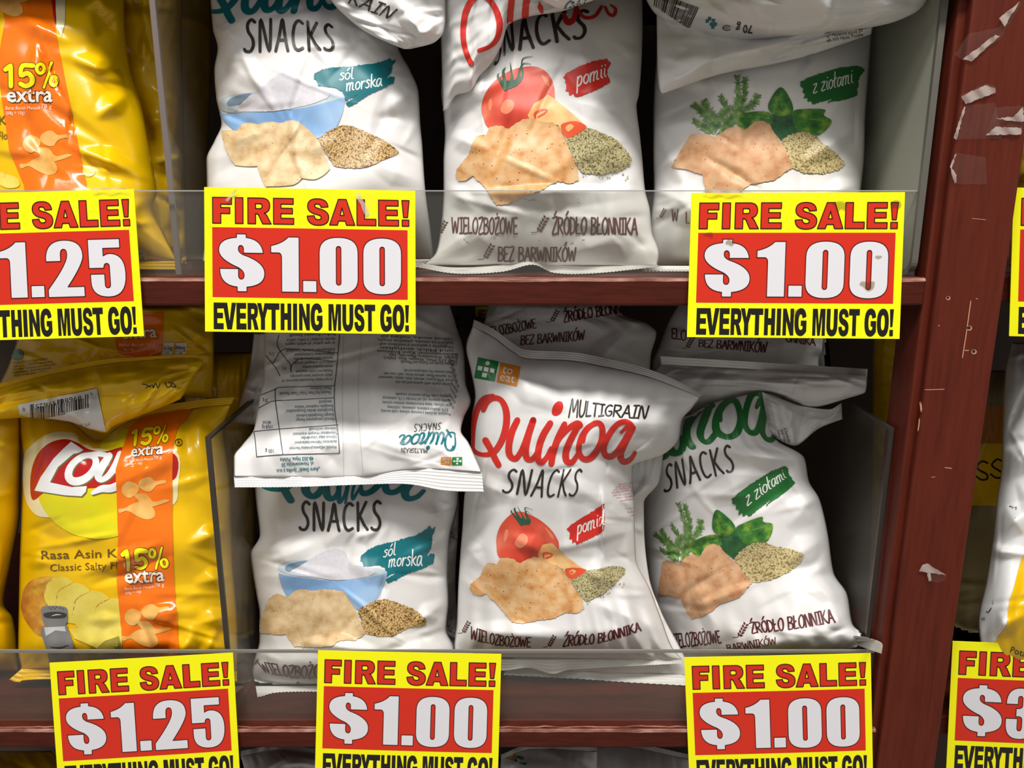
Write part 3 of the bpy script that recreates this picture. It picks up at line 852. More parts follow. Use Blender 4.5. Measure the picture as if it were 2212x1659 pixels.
m_seed = mat('print_tomato_seed', (222, 84, 48), .42); m_calyx = mat('print_calyx', (44, 88, 66), .42)
m_basil = ramp_mat('print_basil', 'noise', 1.1, [(.3,(30,84,40)),(.5,(62,122,46)),(.7,(136,172,60))], .42, 4)
m_basil_d = ramp_mat('print_basil_dark', 'noise', 1.1, [(.3,(24,66,42)),(.6,(50,100,56)),(.8,(84,132,66))], .42, 4)
m_herb = ramp_mat('print_sprig', 'noise', 2.2, [(.3,(62,110,48)),(.5,(106,148,74)),(.7,(150,184,108))], .42)

def rough_poly(pts, amp, seed, step=9):
    """outline with small random notches"""
    rng = random.Random(seed); out = []
    pts = [tuple(p) for i, p in enumerate(pts) if math.dist(p, pts[i-1]) > 1e-6]
    for i in range(len(pts)):
        a, b = pts[i], pts[(i+1) % len(pts)]; L = math.dist(a, b); k = max(1, int(L/step))
        for j in range(k):
            t = j/k; n = (-(b[1]-a[1])/L, (b[0]-a[0])/L); r = rng.uniform(-amp, amp) if j else 0
            out.append((a[0]+(b[0]-a[0])*t+n[0]*r, a[1]+(b[1]-a[1])*t+n[1]*r))
    return out
def specks(a, poly, m, n, seed, r=(3, 7), layer=4):
    rng = random.Random(seed); P = np.array(poly); lo, hi = P.min(0), P.max(0); k = 0
    def inside(x, y):
        c = False
        for i in range(len(P)):
            (x1, y1), (x2, y2) = P[i], P[i-1]
            if (y1 > y) != (y2 > y) and x < (x2-x1)*(y-y1)/(y2-y1)+x1: c = not c
        return c
    while k < n:
        x, y = rng.uniform(lo[0], hi[0]), rng.uniform(lo[1], hi[1])
        if inside(x, y):
            k += 1; q = rng.uniform(*r); t = np.linspace(0, 2*math.pi, 7)[:-1]
            a.add(np.column_stack([x+q*np.cos(t), y+q*.7*np.sin(t)]), [list(range(6))], m, layer)
# logo lettering, traced in the enlargement at (960, 640) x 3.814
ZF = zoomed(960, 640, 3.814)
def logo(m, dot=True):
    a = Art(); w = 54
    a.line([(322,938),(352,868),(405,838),(462,850),(500,910),(514,990),(505,1090),(468,1200),(405,1285),(330,1304),(272,1290),(236,1255),(240,1200)], [40,50,46,44,52,56,56,54,48,36,34,36,26], m)
    a.line([(400,822),(330,845),(282,910),(250,1010),(238,1110),(240,1215)], [40,50,50,46,38,24], m)
    a.line([(340,1186),(385,1265),(420,1340),(448,1390)], [54,52,52,50], m)
    a.line([(602,1020),(556,1120),(532,1230),(540,1310),(588,1336),(640,1262),(690,1140),(732,1020)], [50,56,56,54,48,46,54,54], m)
    a.line([(732,1020),(690,1150),(668,1270),(686,1340),(735,1330),(785,1240)], [54,58,56,50,42,36], m)
    a.line([(872,1046),(815,1140),(780,1240),(770,1330),(795,1368),(840,1330),(880,1250)], [52,56,56,54,50,42,36], m)
    if dot: a.fill([smooth_line([(905,890),(935,866),(968,874),(978,910),(960,960),(920,984),(888,968),(888,925)], 4, True)], m)
    a.line([(990,1052),(935,1170),(895,1290),(880,1380)], [46,54,54,50], m)
    a.line([(890,1290),(950,1170),(1020,1090),(1090,1046),(1118,1062)], [36,40,46,48,50], m)
    a.line([(1112,1050),(1050,1160),(1004,1270),(1004,1350),(1050,1366),(1105,1290)], [46,54,56,54,46,36], m)
    a.line([(1145,1195),(1160,1120),(1215,1060),(1275,1045),(1302,1100),(1288,1210),(1220,1318),(1150,1340),(1108,1280),(1120,1180),(1170,1090),(1240,1040)], [28,40,44,46,50,54,54,48,46,44,40,36], m)
    a.line([(1455,1120),(1500,1080),(1545,1070),(1500,1034),(1430,1050),(1362,1130),(1312,1240),(1330,1312),(1390,1312),(1460,1220),(1545,1085)], [24,36,44,44,46,50,52,50,46,46,54], m)
    a.line([(1552,1082),(1490,1200),(1450,1300),(1472,1362),(1530,1346),(1570,1288)], [52,56,56,50,40,32], m)
    return a
def snacks(w=26):
    a = Art(); hand_text(a, 'SNACKS', 0, 0, 785, 265, ink_dark, w, gap=22); return a
SNK = lambda pts: pts
def wheat(a, x, y, k, m, layer=1):
    """ear of wheat, box about 130 x 125 scaled by k"""
    a.line([(x, y+118*k), (x+40*k, y+114*k), (x+76*k, y+84*k), (x+104*k, y+30*k)], 5*k, m, layer)
    for i, t in enumerate(np.linspace(0, 1, 5)):
        cx, cy = x+(58+50*t)*k, y+(106-92*t)*k
        for sg in (-1, 1):
            ang = -1.05+sg*.85
            p = np.array([(4,0),(16,-10),(36,0),(16,10)])*k
            c, s_ = math.cos(ang), math.sin(ang)
            a.add(np.column_stack([cx+p[:,0]*c-p[:,1]*s_, cy+p[:,0]*s_+p[:,1]*c]), [[0,1,2,3]], m, layer)
def toeat():
    """the green and orange square mark; box traced in the enlargement at (960, 640)"""
    a = Art()
    a.fill([[(278,503),(448,540),(414,704),(246,672)]], ink_grn2, 1, 20)
    a.fill([[(462,545),(628,580),(598,742),(428,708)]], ink_org, 1, 20)
    t = np.linspace(0, 2*math.pi, 17)[:-1]
    a.fill([list(zip(356+19*np.cos(t), 553+19*np.sin(t)))], ink_white, 2, 10)
    for (x, y) in [(296,592),(345,603),(394,613),(332,649)]:
        a.fill([[(x-16,y-21),(x+22,y-13),(x+15,y+21),(x-21,y+14)]], ink_white, 2, 10)
    type_text(a, 'to', 474, 632, 100, ink_white, 2, width=84, rot=.20)
    type_text(a, 'eat', 456, 692, 100, ink_white, 2, width=122, rot=.20)
    return a
def badge(pts, m, seed): return Art().fill([rough_poly(pts, 5, seed)], m, 1, grid=18)

# sea-salt picture, traced in the enlargement at (430, 0) x 3.95
ZA = zoomed(430, 0, 3.95)
def pic_salt():
    d = {}
    a = Art(); P = lambda s: path(s, 9)[0]
    a.fill([P('M172 890 Q180 800 440 790 L930 738 Q1210 735 1242 825 Q1230 880 950 915 Q600 965 330 960 Q170 965 172 890')], m_rim, 1, 16)
    a.fill([P('M240 885 Q262 808 450 795 L350 890 L285 905 Q245 905 240 885')], m_inner, 2, 16)
    a.fill([P('M178 972 Q400 962 620 957 Q950 930 1242 828 Q1240 960 1170 1090 Q1080 1190 960 1185 L330 1130 Q220 1060 178 972')], m_bowl, 2, 16)
    a.fill([rough_poly(P('M290 940 Q380 880 470 800 Q560 720 680 630 Q740 612 800 640 Q870 690 930 740 Q1000 745 1100 780 Q1130 800 1100 835 Q900 930 600 950 Q400 960 290 940'), 3, 5, 12)], m_salt, 3, 16)
    d['bowl_picture'] = a
    c = Art()
    o = rough_poly(P('M195 1120 Q260 1105 330 1120 Q350 1060 420 1045 Q470 1045 500 1065 Q560 1040 640 1040 Q700 1060 740 1035 Q800 1020 850 1040 Q950 1110 1010 1190 Q1060 1270 1120 1440 Q1080 1500 1000 1530 Q940 1540 880 1520 Q860 1560 800 1580 Q700 1595 570 1590 Q520 1500 500 1420 Q400 1430 310 1410 Q210 1280 195 1120'), 4, 7, 14)
    c.fill([o], m_crk, 4, 16); specks(c, o, m_spot, 26, 4, (2, 4), 5)
    d['cracker_picture'] = c
    g = Art()
    g.fill([rough_poly(P('M1015 1190 Q1100 1110 1200 1075 Q1260 1060 1330 1085 Q1450 1140 1560 1190 Q1650 1240 1705 1300 Q1650 1340 1560 1370 Q1480 1420 1370 1435 Q1230 1440 1150 1415 Q1080 1300 1015 1190'), 5, 9, 10)], m_grain, 3, 16)
    d['grain_picture'] = g
    return d
def pic_salt_low():
    """the same picture as it falls over the folds of the lower bag, traced in the enlargement at (500, 1040) x 3.95"""
    d = {}; a = Art(); P = lambda s: path(s, 9)[0]
    a.fill([P('M398 735 Q400 690 520 672 L660 668 L1060 718 Q1320 740 1328 775 Q1300 812 1100 835 Q900 852 760 827 Q600 807 500 795 Q400 772 398 735')], m_rim, 1, 16)
    a.fill([P('M458 740 Q470 685 660 674 L560 745 L500 772 Q460 765 458 740')], m_inner, 2, 16)
    a.fill([P('M403 780 Q480 808 560 812 Q760 838 900 850 Q1150 832 1328 780 Q1310 900 1230 1010 Q1150 1090 1065 1090 L960 930 L480 985 Q420 900 403 780')], m_bowl, 2, 16)
    a.fill([rough_poly(P('M505 768 Q620 700 700 645 Q800 580 900 568 Q980 590 985 640 Q1010 700 1060 720 Q1180 738 1230 772 Q1200 815 1000 835 Q860 850 760 820 Q600 800 505 768'), 3, 5, 12)], m_salt, 3, 16)
    d['bowl_picture'] = a
    c = Art(); o = rough_poly([(245,1290),(245,1190),(320,1000),(385,955),(480,985),(540,935),(600,913),(690,932),(800,914),(960,936),(1050,1070),(1140,1300),(1050,1360),(930,1360),(870,1400),(720,1412),(540,1410),(470,1300),(400,1305)], 5, 7, 14)
    c.fill([o], m_crk, 4, 16); specks(c, o, m_spot, 26, 4, (2, 4), 5); d['cracker_picture'] = c
    g = Art(); g.fill([rough_poly([(1075,1095),(1200,1025),(1310,1000),(1420,1035),(1560,1090),(1665,1180),(1655,1225),(1500,1250),(1380,1320),(1240,1320),(1140,1295)], 5, 9, 10)], m_grain, 3, 16)
    d['grain_picture'] = g
    return d
LS = [(720,622),(172,885),(1242,825),(195,1120),(1120,1440),(1705,1300),(1240,1068),(570,1590),(620,957),(850,1040)]
# tomato picture, traced in the enlargement at (920, 0) x 3.95
ZB = zoomed(920, 0, 3.95)
def pic_tomato():
    d = {}; a = Art()
    a.fill([smooth_line([(475,900),(510,790),(600,680),(720,605),(850,570),(965,578),(1050,640),(1095,750),(1095,860),(1040,970),(900,1040),(700,1105),(540,1090),(490,1000)], 5, True)], m_tom, 1, 18)
    a.fill([smooth_line([(650,900),(690,850),(750,870),(745,930),(690,975),(640,950)], 4, True)], m_tomhi, 2, 16)
    a.fill([smooth_line([(540,860),(560,840),(568,900),(550,950),(535,920)], 4, True)], m_tomhi, 2, 16)
    a.fill([smooth_line([(985,640),(1040,680),(1050,740),(1020,720)], 4, True)], m_tomhi, 2, 16)
    for p, w in [([(680,760),(640,700),(612,650),(625,625)],[40,26,14,4]),([(690,750),(672,680),(660,610),(680,575)],[44,30,22,4]),([(720,740),(735,660),(728,590),(722,535)],[40,24,12,3]),([(760,720),(790,660),(800,600),(830,545),(895,548)],[36,26,18,9,3]),([(800,690),(826,640),(815,560),(830,500),(912,482)],[30,20,12,8,3]),([(640,700),(700,720),(760,710),(820,670)],[30,60,56,12]),([(690,760),(700,740),(720,720)],[20,50,50])]:
        a.line(p, w, m_calyx, 3)
    d['tomato_picture'] = a
    s = Art(); s.fill([[(1045,810),(1100,850),(1250,970),(1375,1085),(1290,1150),(1190,1185),(1130,1070),(1000,1040),(890,1030),(868,985),(920,890)]], m_slice, 3, 18)
    s.line([(935,1010),(930,970),(980,945),(1035,940),(1010,970),(960,1000)], [12,22,20,10,16,16], m_seed, 4)
    s.fill([smooth_line([(1150,1075),(1215,1040),(1300,1040),(1370,1085),(1290,1145),(1195,1175)], 4, True)], m_seed, 4, 18)
    s.fill([smooth_line([(1190,1090),(1230,1060),(1260,1085),(1215,1125)], 4, True)], m_slice, 5)
    d['tomato_slice_picture'] = s
    c = Art()
    o = rough_poly([(520,1150),(545,1085),(640,1072),(705,1100),(760,1060),(830,1015),(900,1015),(960,1035),(1080,1045),(1130,1080),(1190,1200),(1290,1430),(1300,1540),(1230,1570),(1120,1545),(1000,1620),(860,1660),(700,1740),(604,1752),(540,1650),(470,1560),(400,1500),(350,1540),(280,1545),(255,1500),(270,1440),(370,1320),(390,1240),(430,1165)], 5, 3, 14)
    c.fill([o], m_crk2, 4, 18); specks(c, o, m_spot, 40, 8, (3, 7), 5)
    d['cracker_picture'] = c
    g = Art(); o = rough_poly([(1190,1190),(1250,1130),(1380,1090),(1500,1130),(1620,1190),(1700,1270),(1755,1350),(1740,1410),(1640,1460),(1500,1490),(1330,1480),(1280,1400)], 6, 3, 10)
    g.fill([o], m_grain2, 3, 16)
    rng = random.Random(2)
    for _ in range(14):
        x, y = rng.uniform(1330, 1720), rng.uniform(1480, 1510)-60*rng.random(); t = np.linspace(0, 6.28, 7)[:-1]
        g.add(np.column_stack([x+7*np.cos(t), y+30+7*np.sin(t)]), [list(range(6))], m_grain2, 3)
    d['grain_picture'] = g
    return d
LT = [(475,900),(850,570),(1095,750),(1375,1085),(255,1500),(604,1752),(1300,1540),(1755,1350),(1330,1480),(850,1015),(545,1085),(1045,810),(722,760)]
# herb picture, traced in the enlargement at (1380, 0) x 3.95
ZC = zoomed(1380, 0, 3.95)
def pic_herb():
    d = {}; a = Art(); rng = random.Random(11)
    for br in ([(640,1150),(590,1030),(540,960),(470,900)],[(650,1140),(630,1000),(580,920),(560,870)],[(650,1140),(700,1000),(740,920),(700,830)],[(690,1130),(800,960),(850,830),(840,660)],[(700,1120),(850,940),(900,800),(905,680)],[(720,1100),(880,960),(980,880),(1010,820)],[(640,1150),(560,1090),(480,1040)],[(660,1150),(760,1080),(840,980)]):
        q = smooth_line(br, 8); a.line(q, 7, m_herb, 1, sm=0)
        for i in range(2, len(q)):
            for sg in (-1, 1):
                for _ in range(2):
                    dx, dy = q[i]-q[i-1]; base = math.atan2(dy, dx)+sg*rng.uniform(.3, 1.0); L = rng.uniform(34, 70)*(1.1-.5*i/len(q))
                    x, y = q[i]; a.line([(x, y), (x+L*.55*math.cos(base), y+L*.55*math.sin(base)), (x+L*math.cos(base+sg*.15), y+L*math.sin(base+sg*.15))], [9, 9, 2], m_herb, 1, sm=2, cap=False)
    d['herb_sprig_picture'] = a
    b = Art()
    b.fill([[(1090,1000),(1180,960),(1330,980),(1360,1120),(1215,1200),(1120,1090)]], m_basil_d, 2, 18)
    for pts in ([(820,1010),(900,965),(1060,950),(1140,985),(1130,1060),(1000,1065),(890,1112)],[(1330,1090),(1310,960),(1400,932),(1580,935),(1575,985),(1643,1040),(1540,1150),(1400,1140)],[(1210,745),(1125,840),(1104,930),(1180,992),(1260,985),(1314,950),(1292,850)]):
        b.fill([smooth_line(pts, 4, True)], m_basil, 3, 18)
    for pts in ([(1212,760),(1215,880),(1222,980)],[(840,1010),(960,1000),(1120,1010)],[(1340,1060),(1450,1020),(1620,1035)]):
        b.line(pts, [3,5,7], m_herb, 4)
    d['basil_picture'] = b
    c = Art()
    o = rough_poly([(275,1430),(330,1330),(440,1150),(520,1135),(650,1168),(760,1095),(840,1075),(900,1112),(990,1040),(1060,1032),(1120,1070),(1160,1150),(1240,1250),(1310,1430),(1230,1480),(1150,1540),(960,1570),(860,1640),(740,1690),(610,1710),(575,1640),(545,1490),(400,1445)], 4, 6, 14)
    c.fill([o], m_crk3, 4, 18); specks(c, o, m_spot, 36, 5, (3, 6), 5)
    d['cracker_picture'] = c
    g = Art(); g.fill([rough_poly([(1215,1195),(1290,1150),(1400,1120),(1500,1150),(1590,1240),(1700,1320),(1765,1400),(1700,1450),(1560,1485),(1400,1475),(1310,1435)], 6, 3, 10)], m_grain3, 3, 16)
    d['grain_picture'] = g
    return d
LH = [(840,660),(1210,745),(1643,1040),(820,1010),(275,1430),(1310,1430),(605,1708),(1765,1400),(1400,1120),(1400,1475),(440,1150),(1060,1032)]
PN = {'bowl_picture':'printed blue bowl heaped with white salt','cracker_picture':'printed cracker','grain_picture':'printed heap of grain','tomato_picture':'printed red tomato with green stalk','tomato_slice_picture':'printed tomato wedge','herb_sprig_picture':'printed green herb sprig','basil_picture':'printed basil leaves'}
def put_picture(sh, pics, lm, dst, zoom, parent, direct=False):
    """dst: where the landmarks lm fall in the given enlargement"""
    f = zoom if direct else tps(lm, zoom(dst))
    for k, a in pics.items(): decal(k, sh, a, f, parent, PN[k])
def put(name, sh, art, src, dst, zoom, parent, label=None):
    f = tps(src, zoom(dst)); return decal(name, sh, art, f, parent, label)
def words(s, w, x=600, h=120, m=None, gap=6):
    a = Art(); hand_text(a, s, 0, 0, x, h, m or ink_brown, w, gap=gap); return a
def claim(sh, s, box, zoom, parent, w=None):
    """brown hand lettering; box: points TL, (top mid), TR, BL, (bottom mid), BR"""
    a = words(s, 12)
    src = [(0,0),(600,0),(0,120),(600,120)] if len(box) == 4 else [(0,0),(300,0),(600,0),(0,120),(300,120),(600,120)]
    return put('claim_lettering', sh, a, src, box, zoom, parent, 'brown hand lettering reading ' + s)
# ------------------------------------------------------------------ the white snack bags
ZE = zoomed(480, 700, 3.814); ZG = zoomed(1360, 700, 3.814); ZH = zoomed(0, 700, 3.95); ZI = zoomed(0, 1080, 3.95)
ZJ = zoomed(500, 1040, 3.95); ZK = zoomed(940, 1040, 3.95); ZM = zoomed(1360, 1040, 3.814); ZN = zoomed(880, 380, 3.568); ZD = zoomed(0, 380, 3.95); Z0 = zoomed(0, 0, 3.95)
def bag(name, px, Y, label, group=None, cat='snack bag'):
    return thing(name, tuple(at(px[0], px[1], Y)), label, cat, group)
WB = 'white snack bags on the shelves'

# -- upper row, sea salt bag
b = bag('snack_bag', (690, 588), .045, 'white snack bag with a blue bowl of salt on the upper shelf', WB)
s = Sheet([[(452,-70),(850,-70)],[(455,0),(846,0)],[(460,62),(852,62)],[(470,104),(862,108)],[(463,152),(885,150)],[(467,210),(904,200)],[(478,268),(908,270)],[(463,305),(912,310)],[(446,345),(914,345)],[(447,405),(918,405)],[(446,500),(930,498)],[(436,566),(938,560)]],
    [.115,.11,.105,.10,.095,.09,.086,.082,.078,.07,(.06,.085),(.048,.095)], .05, seed=4, vprof=(.3,.2), dents=30, damp=.003,
    folds=[(.0,.27,.2,.33,.004,.014),(.72,.12,.98,.34,.005,.02),(.06,.30,.05,.42,-.004,.012),(.0,.62,.25,.55,.004,.012),(.75,.66,1,.74,.004,.014),(.8,.5,1,.42,.004,.012),(.35,.05,.6,.2,.003,.02),(.55,.18,.78,.3,.003,.016),(.2,.93,.6,.86,.005,.02),(.02,.5,.2,.46,-.003,.012)])
pouch('pouch', s, film, b)
seal('bottom_seal', [(452,566),(938,560)], [(452,588),(944,576)], .07, .07, film, b, zig=(64,2.5), crimps=5)
decal('brand_lettering', s, logo(ink_teal), lambda p: tps([(445,1400),(1570,1285),(370,810),(1040,1380)], np.array([(500,48),(797,24),(490,-108),(680,22)]))(p), b, 'teal brush lettering')
put('product_lettering', s, snacks(), [(0,0),(785,0),(0,265),(785,265),(390,0),(390,265)], [(392,170),(1140,215),(388,445),(1168,430),(770,170),(770,432)], ZA, b, 'charcoal lettering reading SNACKS')
put_picture(s, pic_salt(), LS, LS, ZA, b)
BS = [(985,630),(1040,600),(1120,577),(1300,567),(1500,540),(1600,512),(1625,498),(1640,515),(1682,512),(1650,560),(1640,620),(1620,648),(1600,668),(1640,655),(1665,655),(1662,705),(1560,760),(1450,805),(1335,885),(1275,912),(1250,880),(1300,850),(1355,805),(1245,865),(1242,830),(1225,785),(1150,745),(1015,738),(1005,690),(980,675)]
def salt_badge():
    a = badge(BS, ink_teal, 3)
    hand_text(a, 's\u00f3l', 1200, 600, 1318, 88, ink_white, 10, SCRIPT, 2, tilt=14)
    hand_text(a, 'morska', 1258, 680, 1562, 100, ink_white, 11, SCRIPT, 2, gap=3, tilt=46)
    return a
decal('flavour_badge', s, salt_badge(), ZA, b, 'teal brush-stroke badge with white script')
s2 = Sheet([[(690,-70),(970,-70)],[(715,0),(962,4)],[(748,36),(962,40)],[(792,70),(958,68)],[(850,97),(938,92)],[(872,106),(886,106)]], [.046,.044,.043,.042,.042,.042], .014, n=(60,50), seed=9, vprof=(0,.5), dents=12, damp=.004, folds=[(.55,.2,.75,.95,.008,.012),(.95,.5,.6,.95,.006,.01)])
pouch('folded_corner', s2, film, b, back=.004)
a = Art(); hand_text(a, 'RAIN', 1300, -62, 1690, 118, ink_dark, 17, gap=14)
put('variety_lettering', s2, a, [(1300,-62),(1690,-62),(1300,56),(1690,56)], [(1330,-75),(1700,85),(1275,20),(1620,160)], ZA, b, 'charcoal letters on the folded corner')

# -- upper row, tomato bag
b = bag('snack_bag', (1165, 588), .045, 'white snack bag with a red tomato on the upper shelf', WB)
s = Sheet([[(985,-60),(1382,-60)],[(972,0),(1388,0)],[(962,60),(1388,60)],[(957,120),(1386,130)],[(953,200),(1380,205)],[(958,243),(1375,228)],[(961,290),(1382,290)],[(958,350),(1388,350)],[(958,410),(1393,408)],[(956,455),(1404,455)],[(951,502),(1408,500)],[(941,546),(1424,546)],[(914,572),(1420,574)]],
    [.125,.118,.11,.104,.098,.094,.09,.085,.082,.076,.066,.055,.046], .054, seed=12, vprof=(.42,.30), dents=24, damp=.003, power=(2.6,.6),
    folds=[(.1,.745,.95,.735,.006,.012,.5),(.0,.45,.3,.38,.004,.014),(.0,.55,.22,.6,.004,.012),(.66,.2,.78,.42,.005,.02),(.72,.43,.98,.36,.005,.018),(.62,.42,.95,.5,.003,.014),(.55,.97,.82,.9,.006,.012),(.3,.98,.12,.84,.005,.014),(.85,.98,.8,.86,.006,.012),(.95,.97,.9,.88,-.006,.01),(.0,.72,.15,.8,.005,.012),(.03,.97,.2,.88,.006,.012)])
pouch('pouch', s, film, b)
seal('bottom_seal', [(914,570),(985,578),(1085,572),(1150,560),(1240,574),(1330,574),(1420,572)], [(899,577),(985,591),(1085,587),(1150,572),(1200,590),(1290,590),(1424,576)], .046, .041, film, b, zig=(70,2.2), crimps=4, wav=.002)
P2 = lambda src, dst: tps(src, ZB(dst))
put('product_lettering', s, snacks(27), [(20,0),(192,0),(333,0),(468,0),(597,0),(722,0),(20,265),(192,265),(333,265),(468,265),(597,265),(722,265)], [(640,300),(705,195),(845,165),(985,128),(1125,108),(1310,95),(600,545),(715,435),(868,418),(1010,378),(1165,350),(1302,330)], ZB, b, 'charcoal lettering reading SNACKS')
put_picture(s, pic_tomato(), LT, LT, ZB, b)
def tom_badge(cut=None):
    pts = [(1170,660),(1200,625),(1320,560),(1440,520),(1545,500),(1578,545),(1550,590),(1545,640),(1575,700),(1510,740),(1420,785),(1320,825),(1275,828),(1250,800),(1225,815),(1215,780),(1190,775),(1200,740),(1185,700),(1195,685)]
    a = badge(pts, ink_red, 6)
    hand_text(a, 'pomi', 1288, 618, 1510, 122, ink_white, 12, SCRIPT, 2, gap=2, tilt=72)
    hand_text(a, 'i', 1512, 548, 1540, 116, ink_white, 11, SCRIPT, 2, tilt=8)
    return a
decal('flavour_badge', s, tom_badge(), ZB, b, 'red brush-stroke badge with white script')
claim(s, 'WIELOZBO\u017bOWE', [(345,322),(850,322),(345,442),(850,446)], ZN, b)
claim(s, '\u0179R\u00d3D\u0141O B\u0141ONNIKA', [(1118,318),(1772,326),(1116,446),(1772,450)], ZN, b)
claim(s, 'BEZ BARWNIK\u00d3W', [(700,546),(1304,552),(700,656),(1302,660)], ZN, b)
w = Art(); wheat(w, 955, 318, 1.0, ink_brown); wheat(w, 545, 532, .95, ink_brown); wheat(w, 205, 352, .8, ink_brown)
decal('wheat_emblem', s, w, ZN, b, 'small brown ears of wheat')
gr = Art(); rg = random.Random(3); scuff = mat('grey_scuff', (178,175,172), .6)
for _ in range(26):
    x, y = rg.uniform(420, 1390), rg.choice([rg.uniform(150, 215), rg.uniform(440, 520)]); r = rg.uniform(3, 11); t = np.linspace(0, 6.28, 8)[:-1]
    gr.add(np.column_stack([x+1.6*r*np.cos(t)*rg.uniform(.5,1.3), y+.5*r*np.sin(t)]), [list(range(7))], scuff)
decal('scuff_marks', s, gr, ZN, b, 'grey scuffs on the film')
d_ = Art()
d_.line([(1175,130),(1210,190),(1262,165),(1285,60)], [40,56,46,30], ink_red); d_.line([(1290,80),(1350,150),(1440,140),(1500,60)], [30,30,30,26], ink_red); d_.line([(1530,60),(1560,120),(1602,132),(1618,80),(1575,45)], [20,26,30,26,16], ink_red)
decal('brand_lettering', s, d_, ZB, b, 'red brush lettering, lower loops')
s2 = Sheet([[(948,-60),(957,239)],[(962,-60),(964,238)],[(980,-60),(985,206)],[(1000,-60),(1016,197)],[(1020,-60),(1036,164)],[(1042,-60),(1062,136)],[(1068,-60),(1084,96)],[(1095,-60),(1098,54)],[(1150,-60),(1148,35)],[(1210,-60),(1215,24)],[(1300,-60),(1295,-15)]],
    [.066,.060,.056,.052,.050,.05,.05,.052,.054,.058,.064], .014, n=(90,90), seed=5, vprof=(.12,.25), dents=10, damp=.003, power=(3,.5))
pouch('folded_top', s2, film, b, back=.004)
q = Art()
q.line([(455,-70),(362,50),(325,180),(320,330),(345,450),(388,545)], [48,54,50,46,44,46], ink_red)
q.line([(480,-50),(560,20),(612,120),(628,225),(605,330),(545,395),(455,432)], [40,48,52,52,46,36,36], ink_red)
q.line([(738,-70),(722,90),(716,186)], 54, ink_red); q.line([(872,-70),(852,50),(846,174)], 58, ink_red); q.line([(968,20),(975,60),(990,100)], [10,44,30], ink_red)
decal('brand_lettering', s2, q, ZB, b, 'red brush lettering')

# -- upper row, herb bag
b = bag('snack_bag', (1630, 585), .05, 'white snack bag with green herbs on the upper shelf, under the upside-down bag', WB)
s = Sheet([[(1425,-20),(1886,-20)],[(1420,60),(1884,60)],[(1418,120),(1880,110)],[(1413,190),(1874,185)],[(1411,260),(1869,260)],[(1411,330),(1867,330)],[(1412,405),(1860,405)],[(1405,470),(1852,470)],[(1396,530),(1850,530)],[(1392,574),(1850,576)]],
    [.14,.135,.128,.12,.112,.104,(.10,.094),(.095,.08),(.092,.062),(.09,.05)], .05, seed=23, vprof=(.3,.2), dents=22, damp=.003, folds=[(.72,.62,.95,.5,.005,.014),(.8,.74,1,.70,.004,.012),(.05,.72,.3,.85,.006,.02),(.0,.85,.2,.7,.005,.014),(.1,.3,.5,.36,.003,.02)])
pouch('pouch', s, film, b)
seal('bottom_seal', [(1392,574),(1850,576)], [(1388,586),(1852,588)], .066, .060, film, b, zig=(60,2), crimps=4)
put_picture(s, pic_herb(), LH, LH, ZC, b)
HB = [(1375,700),(1400,690),(1440,665),(1560,625),(1700,580),(1850,562),(1900,570),(1925,600),(1895,640),(1868,690),(1872,735),(1860,770),(1865,815),(1760,850),(1640,870),(1610,880),(1650,845),(1560,870),(1480,892),(1465,860),(1440,870),(1435,835),(1405,840),(1415,800),(1395,790),(1405,755),(1380,740)]
def herb_badge():
    a = badge(HB, ink_green, 8)
    hand_text(a, 'z zio\u0142ami', 1484, 682, 1825, 118, ink_white, 10, SCRIPT, 2, gap=2, tilt=92)
    return a
decal('flavour_badge', s, herb_badge(), ZC, b, 'green brush-stroke badge with white script')
a = Art(); hand_text(a, 'W', 1452, 452, 1466, 26, ink_brown, 2.6); hand_text(a, 'L', 1482, 458, 1490, 24, ink_brown, 2.6); wheat(a, 1418, 452, .16, ink_brown)
decal('claim_lettering', s, a, IDENT, b, 'brown hand lettering')

# -- the bag lying upside down over the herb bag
b = bag('snack_bag', (1700, 90), .06, 'upside-down white snack bag with a barcode lying on top of the upper herb bag', WB)
s = Sheet([[(1350,-95),(2040,-95)],[(1370,-55),(2030,-55)],[(1392,-8),(1700,-8),(2005,-2)],[(1412,26),(1700,44),(1985,22)],[(1436,44),(1700,66),(1930,48)],[(1462,56),(1560,82),(1640,86),(1720,76),(1880,60)]],
    [(.09,.034),(.085,.034),(.078,.034),(.076,.036),(.074,.04),(.072,.05)], .05, seed=31, n=(130,90), vprof=(0,.8), dents=24, damp=.004, power=(2.6,.6), folds=[(.3,.5,.5,.72,.008,.02),(.55,.35,.75,.8,.007,.02),(.78,.3,.95,.8,.008,.02)])
pouch('pouch', s, film, b)
bc = Art(); rg = random.Random(5)
x = 0
while x < 96:
    wd = rg.choice([1.3, 1.3, 2.6, 3.9]); bc.fill([[(x, 0), (x+wd, 0), (x+wd, 60), (x, 60)]], ink_dark, 1, 12); x += wd+rg.choice([1.3, 1.3, 2.6])
put('barcode', s, bc, [(0,0),(100,0),(0,60),(100,60)], [(1417,-18),(1513,18),(1412,12),(1492,64)], IDENT, b, 'black barcode')
wt = Art(); type_text(wt, '70 g', 0, 0, 30, ink_dark, bold=.02)
put('weight_print', s, wt, [(0,-22),(62,-22),(0,0),(62,0)], [(1626,73),(1580,70),(1626,55),(1584,52)], IDENT, b, 'dark print reading 70 g')
mk = Art(); t = np.linspace(.5, 5.8, 14); mk.line(np.column_stack([1570+9*np.cos(t), 60+5*np.sin(t)]), 1.6, ink_dark, sm=0); mk.line([(1562,60),(1574,60)], 1.4, ink_dark)
for (x, y) in [(1528,45),(1541,44),(1537,52),(1545,52),(1540,58),(1533,40)]: mk.fill([[(x-3,y-4),(x+4,y-3),(x+3,y+4),(x-4,y+3)]], ink_teal)
